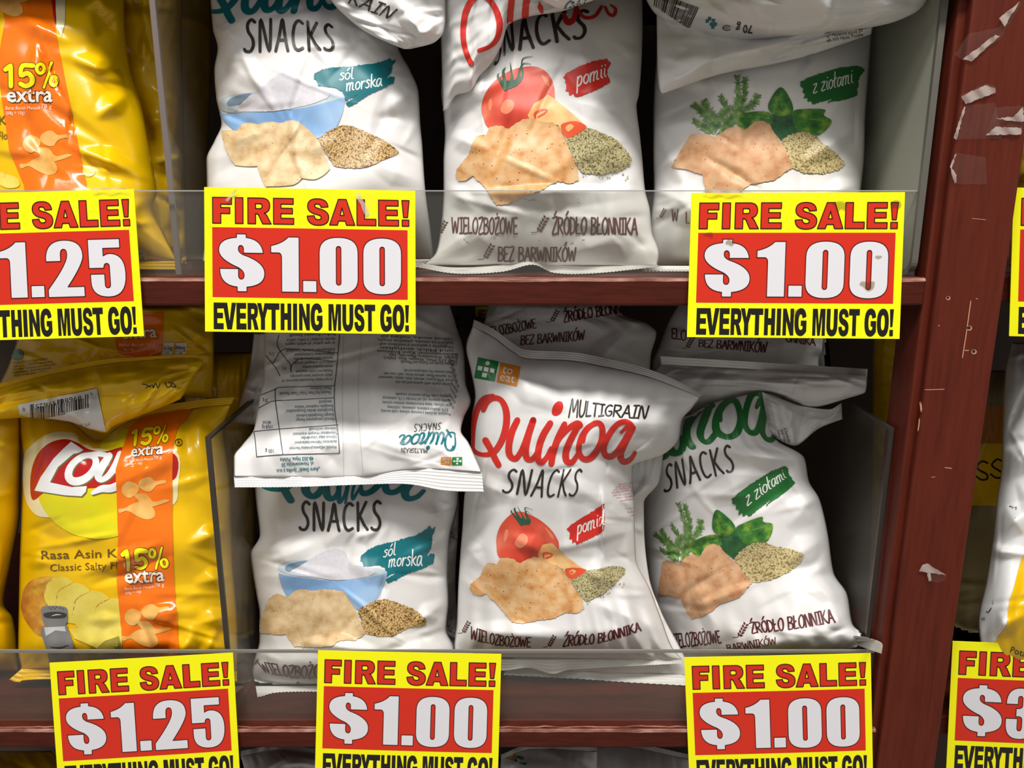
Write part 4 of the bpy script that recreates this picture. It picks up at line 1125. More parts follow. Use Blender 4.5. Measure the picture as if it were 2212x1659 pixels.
decal('package_marks', s, mk, IDENT, b, 'small teal and dark symbols')
s2 = Sheet([[(1418,10),(1610,60),(1887,10)],[(1419,75),(1600,95),(1886,40)],[(1420,140),(1560,120),(1680,105),(1885,58)],[(1424,190),(1550,152),(1665,128),(1755,108),(1884,68)],[(1430,203),(1550,162),(1665,140),(1755,118),(1882,74)]],
    [.082,.070,.062,(.054,.072),(.054,.076)], .012, n=(120,60), seed=8, vprof=(0,.3), dents=14, damp=.004, power=(4,.4), folds=[(.0,.95,.34,.62,.010,.014),(.34,.62,.6,.5,.009,.012),(.4,.9,.98,.75,-.010,.02)])
pouch('end_flap', s2, film, b, back=.003)
tx = Art()
for i, (l, x, wd) in enumerate([('\u201eAero Snack\u201d Sp\u00f3\u0142ka z o.o.', 1781, 98), ('ul. Nowowiejska 20', 1787, 78), ('48-303 Nysa, Polska', 1786, 80)]):
    type_text(tx, l, x, 73+i*9.5, 10.5, ink_dark, 1, width=wd, rot=-.19)
decal('address_print', s2, tx, IDENT, b, 'small dark address lines')

# -- tip of a bag hanging into the frame above the tomato bag
b = bag('snack_bag', (1215, 20), .035, 'white snack bag of which only a pointed corner hangs in above the tomato bag', WB)
s = Sheet([[(1090,-80),(1360,-80)],[(1166,-2),(1290,-4)],[(1204,18),(1230,18)]], [.035,.03,.028], .02, n=(60,50), seed=2, vprof=(0,.4), dents=8, damp=.003)
pouch('pouch', s, film, b, back=.006)
a = Art(); a.line([(1180,80),(1200,40),(1235,10),(1250,30),(1225,75),(1195,70)], 14, ink_teal); a.line([(1262,20),(1262,50),(1285,55),(1300,10)], 13, ink_teal); a.line([(1310,5),(1315,40),(1340,30)], 13, ink_teal); a.line([(1362,0),(1352,28),(1375,24)], 12, ink_teal)
decal('brand_lettering', s, a, ZB, b, 'teal lettering, partly seen')

# -- lower row, sea salt bag
b = bag('snack_bag', (770, 1500), .06, 'white snack bag with a blue bowl of salt on the lower shelf', WB)
s = Sheet([[(566,930),(980,930)],[(560,990),(986,990)],[(551,1055),(991,1063)],[(554,1091),(989,1091)],[(561,1155),(981,1124)],[(541,1197),(972,1158)],[(545,1232),(969,1195)],[(554,1285),(967,1243)],[(561,1330),(969,1300)],[(560,1385),(964,1360)],[(550,1422),(984,1405)],[(544,1455),(986,1445)],[(552,1482),(984,1480)]],
    [.14,.132,.124,.12,.114,.11,.106,.102,.098,.094,.09,.086,.082], .055, seed=41, vprof=(.3,.12), dents=26, damp=.0032, folds=[(.0,.43,.22,.36,.006,.016),(.03,.5,.3,.44,.004,.016),(.56,.2,.6,.42,.006,.012),(.52,.42,.62,.4,.004,.012),(.3,.33,.55,.42,.004,.02),(.8,.3,.98,.4,.004,.014),(.82,.78,.98,.7,.005,.012),(.7,.84,.95,.9,.005,.014),(.25,.82,.6,.87,.007,.014),(.5,.52,.72,.6,.003,.014),(.86,.2,.98,.05,.004,.014)])
pouch('pouch', s, film, b)
seal('bottom_seal', [(552,1482),(984,1480)], [(556,1506),(640,1494),(982,1500)], .082, .078, film, b, zig=(56,2.2), crimps=4, wav=.0022)
decal('brand_lettering', s, logo(ink_teal, False), lambda p: tps([(445,1400),(1570,1285),(370,810),(1110,1360),(760,1345)], np.array([(627,1084),(915,1060),(600,930),(775,1071),(730,1078)]))(p), b, 'teal brush lettering')
put('product_lettering', s, snacks(27), [(0,0),(785,0),(0,265),(785,265),(390,0),(390,265)], [(590,170),(1278,168),(584,412),(1284,412),(930,190),(930,418)], ZJ, b, 'charcoal lettering reading SNACKS')
put_picture(s, pic_salt_low(), None, None, ZJ, b, True)
put('flavour_badge', s, salt_badge(), [(985,635),(1682,512),(1662,705),(1275,912),(1225,785),(1300,567)], [(1105,640),(1742,390),(1725,690),(1335,868),(1310,740),(1390,510)], ZJ, b, 'teal brush-stroke badge with white script')
claim(s, 'WIELOZBO\u017bOWE', [(556,1428),(640,1438),(724,1432),(572,1452),(640,1464),(724,1462)], IDENT, b)
w = Art(); wheat(w, 630, 1474, .13, ink_brown); wheat(w, 546, 1424, .10, ink_brown); hand_text(w, 'B', 662, 1478, 670, 14, ink_brown, 2)
decal('wheat_emblem', s, w, IDENT, b, 'small brown ears of wheat')

# -- the bag lying upside down over the lower sea salt bag, its back with small print to the front
b = bag('snack_bag', (775, 1040), .05, 'upside-down white snack bag showing a printed nutrition table, above the lower salt bag', WB)
rows_ = [[(590,620),(960,620)],[(572,700),(984,700)],[(571,766),(1002,762)],[(570,813),(1006,826)],[(561,857),(1017,866)],[(556,888),(1002,902)],[(548,928),(996,930)],[(524,960),(1012,956)],[(505,988),(1027,988)],[(505,1030),(640,1030),(780,1028),(900,1012),(1041,1020)]]
s = Sheet(rows_, [.15,.13,.112,.10,.086,.078,.066,.054,.044,.034], .030, seed=52, n=(130,130), vprof=(.15,.5), dents=26, damp=.0026, pleat=(0,.005), power=(2.3,.65), folds=[(.0,.72,.2,.5,.005,.012),(.02,.5,.3,.42,.005,.016),(.7,.72,.98,.55,.006,.02),(.6,.82,.75,.9,.005,.014),(.15,.86,.3,.98,.005,.012),(.36,.86,.45,.98,-.004,.01),(.8,.8,.96,.98,.006,.014)])
pouch('pouch', s, film, b)
seal('end_seal', rows_[-1], [(507,1053),(640,1052),(780,1047),(880,1046),(960,1060),(1045,1063)], .036, .030, film, b, zig=(76,1.6), crimps=6, wav=.0012)
fine = Art(); teal_t = mat('print_small_teal', (34, 92, 108), .42); dk = mat('print_small_dark', (58, 66, 74), .42)
def up(l, xr, y, width, size=40, m=None, rot=math.pi, bold=0):
    """a line of type standing on its head: starts at the right, xr, running left"""
    type_text(fine, l, xr, y, size, m or teal_t, 1, width=width, rot=rot, bold=bold)
r0 = math.pi-.03
for l, xr, y, wd in [('Warto\u015b\u0107 od\u017cywcza produktu/ Nutrition',945,1015,392),('declaration/ N\u00e4hrwertdeklaration/',945,970,350),('V\u00fd\u017eivov\u00e9 \u00fadaje/ Uzturv\u0113rt\u012bba/',946,932,298),('Toitev\u00e4\u00e4rtus/ Hranjivih vrijednosti/',950,898,370),('Deklarac\u0327ie nutri\u0163ional\u0103',948,862,230),
        ('Warto\u015b\u0107 energetyczna/ Energy/',928,784,322),('Energie/ Energetick\u00e1 hodnota/',918,750,310),('Enerģētiskā vērtība/ Energiasisaldus/',915,710,390),('Energijska vrijednost/ Valoare',912,678,315),('energetic\u0103',902,642,104),
        ('T\u0142uszcz/ Fat/ Fett/ Tuky/ Tauki/ Rasvad/',900,565,430),('Masti/ Gr\u0103simi',900,530,170),
        ('w tym kwasy t\u0142uszczowe nasycone/ of',908,460,415),('which saturates/ davon ges\u00e4ttigte',908,424,350),('Fetts\u00e4uren/ z toho nasycen\u00e9',908,388,300),('mastn\u00e9 kyseliny/ tostarp',910,352,250),('k\u00fcllastunud rasvhapped/ od kojih',912,318,320),('zasi\u0107ene masne kiseline/ din care',914,284,322),
        ('W\u0119glowodany/ Carbohydrate/',924,248,330),('Kohlenhydrate/ Sacharidy/ S\u00fcsivesikud/',926,214,400),('w tym cukry/ of which sugars',930,160,410),('davon Zucker/ z toho cukry',932,128,400),('Bia\u0142ko/ Protein/ Eiwei\u00df',934,86,380)]:
    up(l, xr, y-14, wd, 36, teal_t if y > 380 else dk, r0)
for l, xr, y, wd, bo in [('\u201eAero Snack\u201d Sp\u00f3\u0142ka z o.o.',806,1184,362,.015),('ul. Nowowiejska 20',752,1138,264,.01),('48-303 Nysa, Polska',752,1096,276,.01)]:
    up(l, xr, y-6, wd, 46, ink_teal, math.pi-.05, bo)
for l, xr, y, wd in [('100 g',424,1034,68),('1928 kJ',412,834,82),('460 kcal',402,800,66),('20 g',376,620,40),('2,1 g',428,240,40),('61 g',524,362,28)]:
    up(l, xr, y-4, wd, 42, dk, math.pi-.06)
for l, xr, y, wd, m in [('Przek\u0105ski zbo\u017cowe z komos\u0105 ry\u017cow\u0105 i sol\u0105 morsk\u0105',1880,738,570,teal_t),('57% (kukurydziana, pszenna, ry\u017cowa,',1862,704,505,teal_t),('grys ry\u017cowy, kasza kukurydziana, komosa ry\u017cowa',1886,668,566,teal_t),('otr\u0119by pszenne, s\u00f3l, s\u00f3l morska 1,1%, substancja',1880,630,560,teal_t),('w\u0119glany sodu. Mo\u017ce zawiera\u0107 orzeszki',1884,596,456,teal_t),
        ('Cereal snacks with quinoa and sea salt',1892,498,464,teal_t),('flour 57% (corn, wheat, rice, oats), rapeseed',1900,464,610,teal_t),('oil, quinoa flour, wheat bran, salt, sea salt',1896,432,566,teal_t),('sodium carbonates. May contain peanuts and milk.',1900,398,404,teal_t),
        ('Cerealien-Snacks mit Quinoa und Meersalz',1932,330,462,dk),('Mehl 57% (Mais, Weizen, Reis, Hafer),',1934,304,610,dk),('Raps\u00f6l, Weizenkleie, Meersalz, Salz,',1936,278,566,dk),('Backtriebmittel. Kann Erdn\u00fcsse',1938,252,662,dk),('und Milch enthalten',1900,222,600,dk),('Ob\u011dnerky s quinoou a mo\u0159skou sol\u00ed',1905,190,610,dk),('kuku\u0159i\u010dn\u00e1 mouka, p\u0161eni\u010dn\u00e1 mouka',1900,158,620,dk),('r\u00fd\u017eov\u00e1 mouka, mo\u0159sk\u00e1 s\u016fl',1890,126,580,dk)]:
    up(l, xr, y-8, wd, 34, m, math.pi+.045)
for i in range(9):
    up('Mehl Quinoa sol', 1955-10*abs(i-4), 690-44*i, 90, 30, dk, math.pi+1.0)
decal('small_print', s, fine, ZE, b, 'lines of small teal and grey print')
tb = Art(); L_ = dict(sm=4, cap=False)
tb.line([(285,1094),(500,1076),(967,1064)], 6, dk, 1, **L_); tb.line([(285,1094),(275,980),(262,886)], 6, dk, 1, **L_); tb.line([(500,1076),(484,960),(462,800),(440,640),(436,530)], 6, dk, 1, **L_)
tb.line([(262,886),(480,864),(955,830)], 5, dk, 1, **L_); tb.line([(967,1064),(955,900),(930,740),(924,610),(928,500),(940,400),(955,240),(967,85)], 6, dk, 1, **L_)
tb.line([(300,694),(380,650),(462,632),(926,608)], 5, dk, 1, **L_); tb.line([(320,586),(436,540),(500,522),(925,510)], 5, dk, 1, **L_)
tb.line([(560,380),(590,320),(680,285),(940,310)], 5, dk, 1, **L_); tb.line([(460,240),(560,206),(955,240)], 5, dk, 1, **L_); tb.line([(468,90),(455,180),(520,280),(560,330),(570,400)], 5, dk, 1, **L_); tb.line([(360,260),(440,360),(478,430)], 5, dk, 1, **L_); tb.line([(420,326),(468,244)], 5, dk, 1, **L_)
decal('nutrition_table', s, tb, ZE, b, 'thin dark table lines')
put('brand_lettering', s, logo(ink_teal), [(370,810),(1570,1285),(445,1400),(1540,1060),(236,1255)], [(1890,1048),(1460,936),(1850,870),(1475,985),(1915,905)], ZE, b, 'small teal brush lettering, upside down')
put('product_lettering', s, snacks(22), [(0,0),(785,0),(0,265),(785,265)], [(1802,868),(1580,888),(1805,812),(1580,824)], ZE, b, 'small charcoal lettering, upside down')
a = Art(); hand_text(a, 'MULTIGRAIN', 0, 0, 600, 100, ink_dark, 11, gap=8)
put('variety_lettering', s, a, [(0,0),(600,0),(0,100),(600,100)], [(1690,1062),(1474,1056),(1690,1028),(1474,1020)], ZE, b)
put('square_mark', s, toeat(), [(278,503),(448,540),(246,672),(628,580),(598,742)], [(1976,1162),(1892,1160),(1976,1096),(1800,1158),(1804,1096)], ZE, b, 'green and orange square mark, upside down')
sm = Art(); sm.line([(1000,90),(990,600),(1000,1240)], 3, mat('film_seam_line', (196,194,192), .4), 1, cap=False); sm.line([(1150,90),(1120,600),(1160,1230)], 3, mat('film_seam_line', (196,194,192), .4), 1, cap=False)
decal('back_seam', s, sm, ZE, b, 'faint lengthwise seam')

# -- lower row, tomato bag
b = bag('snack_bag', (1220, 1450), .09, 'white snack bag with a red tomato standing full-length on the lower shelf', WB)
s = Sheet([[(1021,703),(1065,727),(1110,760),(1140,774),(1230,778),(1300,790),(1390,810),(1460,835),(1513,858)],[(1007,752),(1100,800),(1250,835),(1400,860),(1493,884)],[(1017,800),(1250,862),(1474,906)],[(1026,855),(1250,905),(1466,948)],[(1019,900),(1250,945),(1434,981)],[(1017,960),(1220,985),(1366,1008)],[(1009,1040),(1366,1044)],[(1003,1073),(1370,1090)],[(999,1136),(1371,1140)],[(994,1197),(1374,1206)],[(989,1280),(1404,1272)],[(987,1340),(1428,1335)],[(982,1397),(1453,1400)],[(984,1418),(1475,1426)]],
    [.090,.088,.086,.085,.086,.088,.09,.092,.094,.094,.092,.088,.080,.075], .052, seed=63, n=(130,170), vprof=(.22,.10), dents=28, damp=.0026, pleat=(.003,.003), folds=[(.81,.44,.82,.66,.008,.016,-.75),(.8,.66,.74,.8,.006,.014),(.1,.06,.45,.15,.006,.02),(.3,.1,.55,.06,-.005,.016),(.6,.16,.98,.14,.006,.018),(.05,.42,.3,.48,.004,.014),(.3,.6,.5,.66,.004,.012),(.58,.5,.62,.75,.003,.016),(.05,.9,.5,.93,.004,.014),(.7,.82,.98,.9,.004,.014),(.0,.62,.14,.7,.003,.012),(.85,.4,.98,.52,-.005,.016)])
pouch('pouch', s, film, b, back=.003)
seal('top_seal', [(1021,703),(1065,727),(1110,760),(1140,774),(1230,778),(1300,790),(1390,810),(1460,835),(1513,858)], [(1024,690),(1068,712),(1112,744),(1142,756),(1232,760),(1302,772),(1392,794),(1462,822),(1516,852)], .090, .097, film, b, zig=(70,1.6), crimps=4)
seal('bottom_seal', [(984,1416),(1084,1424),(1250,1424),(1475,1424)], [(985,1446),(1084,1449),(1142,1443),(1193,1456),(1235,1447),(1350,1440),(1476,1433)], .075, .071, film, b, zig=(72,2), crimps=4, wav=.0022)
decal('square_mark', s, toeat(), ZF, b, 'green and orange square mark')
decal('brand_lettering', s, logo(ink_red), ZF, b, 'red brush lettering')
a = Art(); hand_text(a, 'MULTIGRAIN', 0, 0, 600, 100, ink_dark, 13, gap=8)
put('variety_lettering', s, a, [(0,0),(300,0),(600,0),(0,100),(300,100),(600,100)], [(1045,845),(1330,895),(1690,905),(1025,995),(1320,985),(1660,1010)], ZF, b, 'charcoal lettering reading MULTIGRAIN')
put('product_lettering', s, snacks(22), [(0,0),(785,0),(0,265),(785,265),(390,0),(390,265)], [(520,1425),(1140,1425),(480,1612),(1095,1640),(860,1430),(810,1650)], ZF, b, 'charcoal lettering reading SNACKS')
put_picture(s, pic_tomato(), LT, [(530,450),(800,278),(1055,520),(1297,757),(298,915),(660,1203),(1270,1085),(1622,740),(1290,1025),(860,640),(560,650),(1000,525),(770,370)], ZK, b)
a = badge([(1122,400),(1145,380),(1230,320),(1340,255),(1400,215),(1443,185),(1443,300),(1440,400),(1420,435),(1330,480),(1260,515),(1210,540),(1190,515),(1170,530),(1165,490),(1145,492),(1150,440),(1135,420)], ink_red, 6)
hand_text(a, 'pomid', 1212, 340, 1443, 112, ink_white, 11, SCRIPT, 2, gap=2, tilt=84)
decal('flavour_badge', s, a, ZK, b, 'red brush-stroke badge with white script')
claim(s, 'WIELOZBO\u017bOWE', [(312,1240),(560,1312),(820,1330),(302,1345),(560,1398),(815,1412)], ZK, b)
claim(s, '\u0179R\u00d3D\u0141O B\u0141ONNIKA', [(1105,1312),(1420,1290),(1740,1198),(1090,1406),(1420,1372),(1758,1272)], ZK, b)
w = Art(); wheat(w, 925, 1318, .8, ink_brown); wheat(w, 196, 1200, .8, ink_brown)
decal('wheat_emblem', s, w, ZK, b, 'small brown ears of wheat')
a = Art(); rd = mat('print_small_red', (196, 110, 116), .42)
for i, (x, y, wd) in enumerate([(1560,30,130),(1540,52,150),(1520,76,168),(1505,100,184),(1520,124,168),(1545,146,145),(1575,168,112),(1622,240,66),(1640,268,56),(1665,296,34)]):
    type_text(a, ['ziarno ry\u017c','med quinoa 5','sm\u00f6r Wei\u00dfmehl kr','sladan NSPL g\u0142','p\u0159\u00eds na sojl prot','vejce modlit','opat\u0159eno','Troskin','Saly','re'][i], x, y, 22, rd, 1, width=wd, rot=-.12)
decal('small_print', s, a, ZK, b, 'small pink-red print on the side')

# -- white bag wedged behind the tomato bag
b = bag('snack_bag', (1400, 1475), .10, 'white snack bag wedged between the lower tomato and herb bags, mostly hidden', WB)
s = Sheet([[(1250,950),(1436,968)],[(1250,1000),(1432,992)],[(1250,1040),(1424,1040)],[(1250,1080),(1391,1086)],[(1250,1150),(1392,1150)],[(1250,1240),(1402,1245)],[(1210,1330),(1428,1320)],[(1130,1395),(1470,1400)],[(1092,1444),(1300,1454),(1502,1460)]], [.116,.116,.116,.116,.116,.115,.108,.096,.084], .008, seed=71, n=(70,110), vprof=(.1,.1), dents=20, damp=.003, folds=[(.8,.15,.98,.25,.006,.012),(.85,.22,.6,.28,.006,.012),(.9,.75,.6,.6,.005,.012)])
pouch('pouch', s, film, b, back=.006)
seal('bottom_seal', [(1092,1442),(1300,1452),(1502,1458)], [(1088,1458),(1240,1466),(1360,1474),(1503,1482)], .084, .078, film, b, zig=(30,2), crimps=4, n=100)
a = Art(); hand_text(a, 'W', 1226, 1448, 1244, 14, ink_brown, 2)

# -- lower row, herb bag
b = bag('snack_bag', (1650, 1440), .10, 'white snack bag with green herbs leaning right on the lower shelf beside the post', WB)
s = Sheet([[(1392,885),(1475,900),(1541,870),(1643,846)],[(1390,950),(1530,925),(1656,906)],[(1388,1000),(1560,962),(1676,948)],[(1388,1050),(1738,990)],[(1388,1100),(1747,1038)],[(1390,1150),(1770,1078)],[(1395,1200),(1788,1152)],[(1402,1260),(1801,1237)],[(1414,1320),(1830,1284)],[(1436,1375),(1842,1348)],[(1446,1410),(1700,1410),(1868,1378)],[(1455,1445),(1700,1432),(1850,1398)]],
    [(.165,.106),(.168,.106),(.168,.106),(.17,.108),(.17,.108),(.17,.106),(.17,.1),(.166,.09),(.162,.07),(.155,.05),(.14,.036),(.13,.032)], .055, seed=83, n=(130,160), vprof=(.2,.14), dents=24, damp=.003, folds=[(.62,.2,.98,.28,.005,.016),(.8,.5,.98,.42,.004,.014),(.75,.62,.96,.56,.005,.014),(.85,.66,.92,.8,.005,.014),(.88,.8,.98,.9,.006,.014),(.25,.95,.7,.9,.007,.014),(.12,.6,.3,.85,.003,.02),(.4,.36,.7,.3,.003,.018)])
pouch('pouch', s, film, b)
decal('brand_lettering', s, logo(ink_green, False), lambda p: ZG(tps([(770,1320),(880,1390),(1050,1366),(1090,1046),(1150,1340),(1275,1045),(1390,1312),(1500,1034),(1545,1085),(236,1255)], np.array([(340,1050),(530,1020),(650,968),(640,660),(800,930),(850,625),(1040,890),(1060,562),(1110,670),(-180,1130)]))(p)), b, 'green brush lettering')
put('product_lettering', s, snacks(24), [(0,0),(785,0),(0,265),(785,265),(390,0),(390,265)], [(290,1170),(830,995),(290,1385),(875,1208),(540,1075),(590,1280)], ZG, b, 'charcoal lettering reading SNACKS')
put_picture(s, pic_herb(), LH, [(405,190),(715,230),(1180,355),(488,540),(235,940),(1015,830),(515,1132),(1440,600),(1010,505),(1150,815),(272,660),(690,512)], ZM, b)
put('flavour_badge', s, herb_badge(), [(1375,700),(1850,562),(1925,600),(1865,815),(1480,892),(1560,625)], [(838,1445),(1270,1170),(1305,1190),(1365,1310),(985,1588),(1010,1310)], ZG, b, 'green brush-stroke badge with white script')
claim(s, 'WIELOZBO\u017bOWE', [(322,1258),(740,1228),(340,1372),(758,1326)], ZM, b)
claim(s, '\u0179R\u00d3D\u0141O B\u0141ONNIKA', [(985,1165),(1330,1112),(1665,1052),(1010,1250),(1340,1218),(1695,1158)], ZM, b)
claim(s, 'BARWNIK\u00d3W', [(795,1345),(1000,1310),(1205,1282),(815,1402),(1010,1372),(1215,1336)], ZM, b)
w = Art(); wheat(w, 850, 1172, .95, ink_brown); decal('wheat_emblem', s, w, ZM, b, 'small brown ear of wheat')
s2 = Sheet([[(1645,846),(1657,932)],[(1690,862),(1690,955)],[(1730,876),(1716,963)],[(1790,884),(1770,925)],[(1818,870),(1820,905)]], [.106,.108,.110,.112,.112], .008, n=(50,70), seed=4, vprof=(.1,.1), dents=10, damp=.003, power=(4,.4))
pouch('folded_corner', s2, film, b, back=.003)
a = Art()
for i in range(3): type_text(a, ['Ai Snacke alec', 'Sk\u0142ad mlek', 'Hafer sa'][i], 1692-i*7, 925+i*3, 9, ink_dark, 1, width=34-i*5, rot=1.25)
decal('small_print', s2, a, IDENT, b)
seal('corner_seal', [(1836,1372),(1850,1392),(1880,1404)], [(1871,1376),(1904,1389),(1904,1412)], .036, .001, film, b, zig=(14,1.2), crimps=7, n=70)

# -- bag with an upright pinked seal behind the herb bag, and the darker ones in the depth
b = bag('snack_bag', (1640, 900), .12, 'white snack bag whose straight pinked seal shows above the lower herb bag', WB)
s = Sheet([[(1428,785),(1640,796),(1873,812)],[(1405,820),(1640,828),(1872,832)],[(1402,852),(1640,842),(1740,862),(1869,847)],[(1418,905),(1560,882),(1655,850),(1745,881),(1850,855)]], [(.168,.078),(.168,.078),(.168,.08),(.19,.10)], .010, n=(120,70), seed=15, vprof=(.3,.2), dents=16, damp=.003, power=(4,.4), pleat=(.001,.001), folds=[(.45,.35,.75,.75,.006,.014),(.1,.3,.4,.6,.004,.016)])
pouch('pouch', s, film, b, back=.004)
seal('top_seal', [(1428,787),(1640,798),(1873,814)], [(1426,769),(1640,782),(1874,797)], .122, .122, film, b, zig=(78,2.2), crimps=3, wav=.0008)
b = bag('snack_bag', (1640, 740), .17, 'white snack bag deep in the shelf behind the straight pinked seal', WB)
s = Sheet([[(1470,650),(1770,650)],[(1442,700),(1782,700)],[(1425,745),(1790,745)],[(1410,790),(1795,800)],[(1410,860),(1790,860)]], [.21,.205,.20,.20,.20], .03, n=(90,70), seed=17, vprof=(.2,.1), dents=16, damp=.004)
pouch('pouch', s, film, b)
claim(s, 'BEZ BARWNIK\u00d3W', [(575,128),(1140,150),(570,186),(1130,238)], ZG, b)
a = Art(); hand_text(a, 'ELO', 350, 36, 470, 82, ink_brown, 9, tilt=-20); wheat(a, 430, 108, .8, ink_brown); hand_text(a, 'ONNIKA', 1290, 90, 1530, 56, ink_brown, 9, tilt=-30)
decal('claim_lettering', s, a, ZG, b)
b = bag('snack_bag', (1230, 860), .18, 'white snack bag in shadow under the board, behind the lower tomato bag', WB)
s = Sheet([[(1064,636),(1335,645)],[(1052,672),(1345,678)],[(1046,700),(1400,700)],[(1040,725),(1418,720)],[(1040,770),(1406,768)],[(1050,830),(1403,816)],[(1060,900),(1390,900)]], [.19,.185,.18,.178,.172,.168,.165], .04, n=(100,90), seed=19, vprof=(.1,.1), dents=18, damp=.004, folds=[(.6,.75,.85,.3,.008,.016),(.75,.45,.98,.6,.007,.014),(.3,.75,.7,.6,.006,.02)])
pouch('pouch', s, film, b)
claim(s, 'WIELOZBO\u017bOWE', [(300,270),(750,185),(330,345),(760,260)], ZF, b)
claim(s, '\u0179R\u00d3D\u0141O B\u0141ONNIKA', [(980,128),(1560,40),(985,215),(1575,120)], ZF, b)
claim(s, 'BEZ BARWNIK\u00d3W', [(632,325),(1160,280),(630,400),(1155,362)], ZF, b)
w = Art(); wheat(w, 840, 122, .78, ink_brown); decal('wheat_emblem', s, w, ZF, b)
b = bag('snack_bag', (540, 915), .14, 'white snack bag peeping out left behind the upside-down nutrition-table bag', WB)
s = Sheet([[(548,720),(620,720)],[(540,790),(620,790)],[(522,850),(610,850)],[(514,890),(600,890)],[(511,912),(600,925)]], [.175,.17,.165,.16,.155], .01, n=(50,50), seed=29, vprof=(0,.2), dents=10, damp=.004)
pouch('pouch', s, film, b, back=.006)
b = bag('snack_bag', (965, 1400), .15, 'white snack bag standing in shadow between the lower salt and tomato bags', WB)
s = Sheet([[(900,1070),(992,1075)],[(900,1150),(990,1150)],[(900,1250),(984,1250)],[(900,1350),(990,1350)],[(900,1440),(1010,1440)]], [.16,.16,.16,.158,.155], .012, n=(40,70), seed=33, vprof=(.1,.1), dents=10, damp=.004)
pouch('pouch', s, film, b, back=.006)
a = Art()
for i, (x, y) in enumerate([(976,1150),(980,1160),(966,1342),(970,1352),(974,1362)]): type_text(a, 'Hafer g', x-8, y, 9, ink_dark, 1, width=16, rot=.5)
decal('small_print', s, a, IDENT, b)

# -- white bags of the bottom row, only their tops in the frame
bot = [([(528,1668),(640,1640),(720,1655)], [(520,1632),(600,1620),(690,1628)], 'white snack bag in the bottom row, left of the middle $1.00 card', 91),
       ([(1078,1690),(1200,1680),(1290,1690)], [(1082,1640),(1150,1618),(1290,1622)], 'white snack bag in the bottom row, right of the middle $1.00 card', 92),
       ([(1270,1690),(1380,1680),(1490,1690)], [(1240,1612),(1360,1614),(1490,1640)], 'white snack bag in the bottom row, left of the right-hand $1.00 card', 93)]
for i, (mid, top, lab, sd) in enumerate(bot):
    b = bag('snack_bag', (mid[1][0], 1790), .09, lab, WB)
    x0, x1 = top[0][0], top[-1][0]
    s = Sheet([top, mid, [(x0-6,1760),(x1+6,1760)], [(x0-10,1900),(x1+10,1900)]], [.12+.07*i,.105+.07*i,.095+.07*i,.09+.07*i], .035, n=(80,80), seed=sd, vprof=(.35,.1), dents=18, damp=.005)
    pouch('pouch', s, film, b)
    seal('top_seal', top, [(x, y-10) for x, y in top], .12+.07*i, .125+.07*i, film, b, zig=(40,2), crimps=4, n=100)
    if i == 1:
        decal('square_mark', s, toeat(), lambda p: tps([(246,503),(628,503),(628,742),(246,742)], np.array([(1140,1655),(1082,1640),(1088,1622),(1142,1634)]))(p), b, 'green and orange square mark')
# ------------------------------------------------------------------ the yellow chip bags
YB = 'yellow chip bags on the shelves'
o_strip = mat('print_orange_strip', (242, 116, 12), .2, .5, .4); o_chip = ramp_mat('print_chip_tan', 'noise', .6, [(.3,(214,148,62)),(.5,(232,174,92)),(.7,(240,190,112))], .3)
y_txt = mat('print_yellow_figures', (246, 232, 20), .2); y_ol = mat('print_brown_outline', (92, 52, 10), .25); w_txt = mat('print_pale_lettering', (244, 228, 216), .25)
l_red = mat('print_emblem_red', (186, 26, 28), .2, .5, .4); l_wht = mat('print_emblem_white', (240, 240, 242), .2, .5, .4); l_sh = mat('print_emblem_shadow', (122, 110, 60), .25)
l_sun = ramp_mat('print_emblem_sun', 'noise', .25, [(.3,(232,206,20)),(.5,(222,216,24)),(.7,(240,214,40))], .2, 2); l_glow = mat('print_emblem_glow', (240, 228, 178), .2, .5, .4)
pot = ramp_mat('print_potato', 'noise', .7, [(.3,(168,92,40)),(.5,(196,130,52)),(.7,(216,180,70))], .25, 3); pot_f = ramp_mat('print_potato_slice', 'noise', .5, [(.3,(220,196,70)),(.6,(232,212,96)),(.8,(238,222,120))], .25, 3)
br_txt = mat('print_brown_type', (110, 82, 30), .25); steel = mat('print_shaker_grey', (126, 124, 124), .25); steel_l = mat('print_shaker_light', (196, 196, 196), .25); steel_d = mat('print_shaker_dark', (62, 58, 52), .25)
film_k = mat('print_black', (24, 20, 18), .3)
def chips_motif(a, x, y, k, layer=3):
    """three curled crisps, box about 430 x 400"""
    T = lambda pts: [(x+k*p, y+k*q) for p, q in pts]
    for pts in ([(100,40),(40,90),(45,160),(110,200),(180,150),(190,80)],[(190,70),(220,20),(290,0),(350,40),(430,30),(440,60),(360,80),(300,140),(220,120)],[(150,170),(260,160),(330,230),(430,210),(470,225),(350,270),(250,280)],[(10,300),(70,295),(160,240),(260,230),(330,300),(340,370),(270,400),(180,370),(90,320),(20,340)]):
        a.fill([smooth_line(T(pts), 4, True)], o_chip, layer, 24)
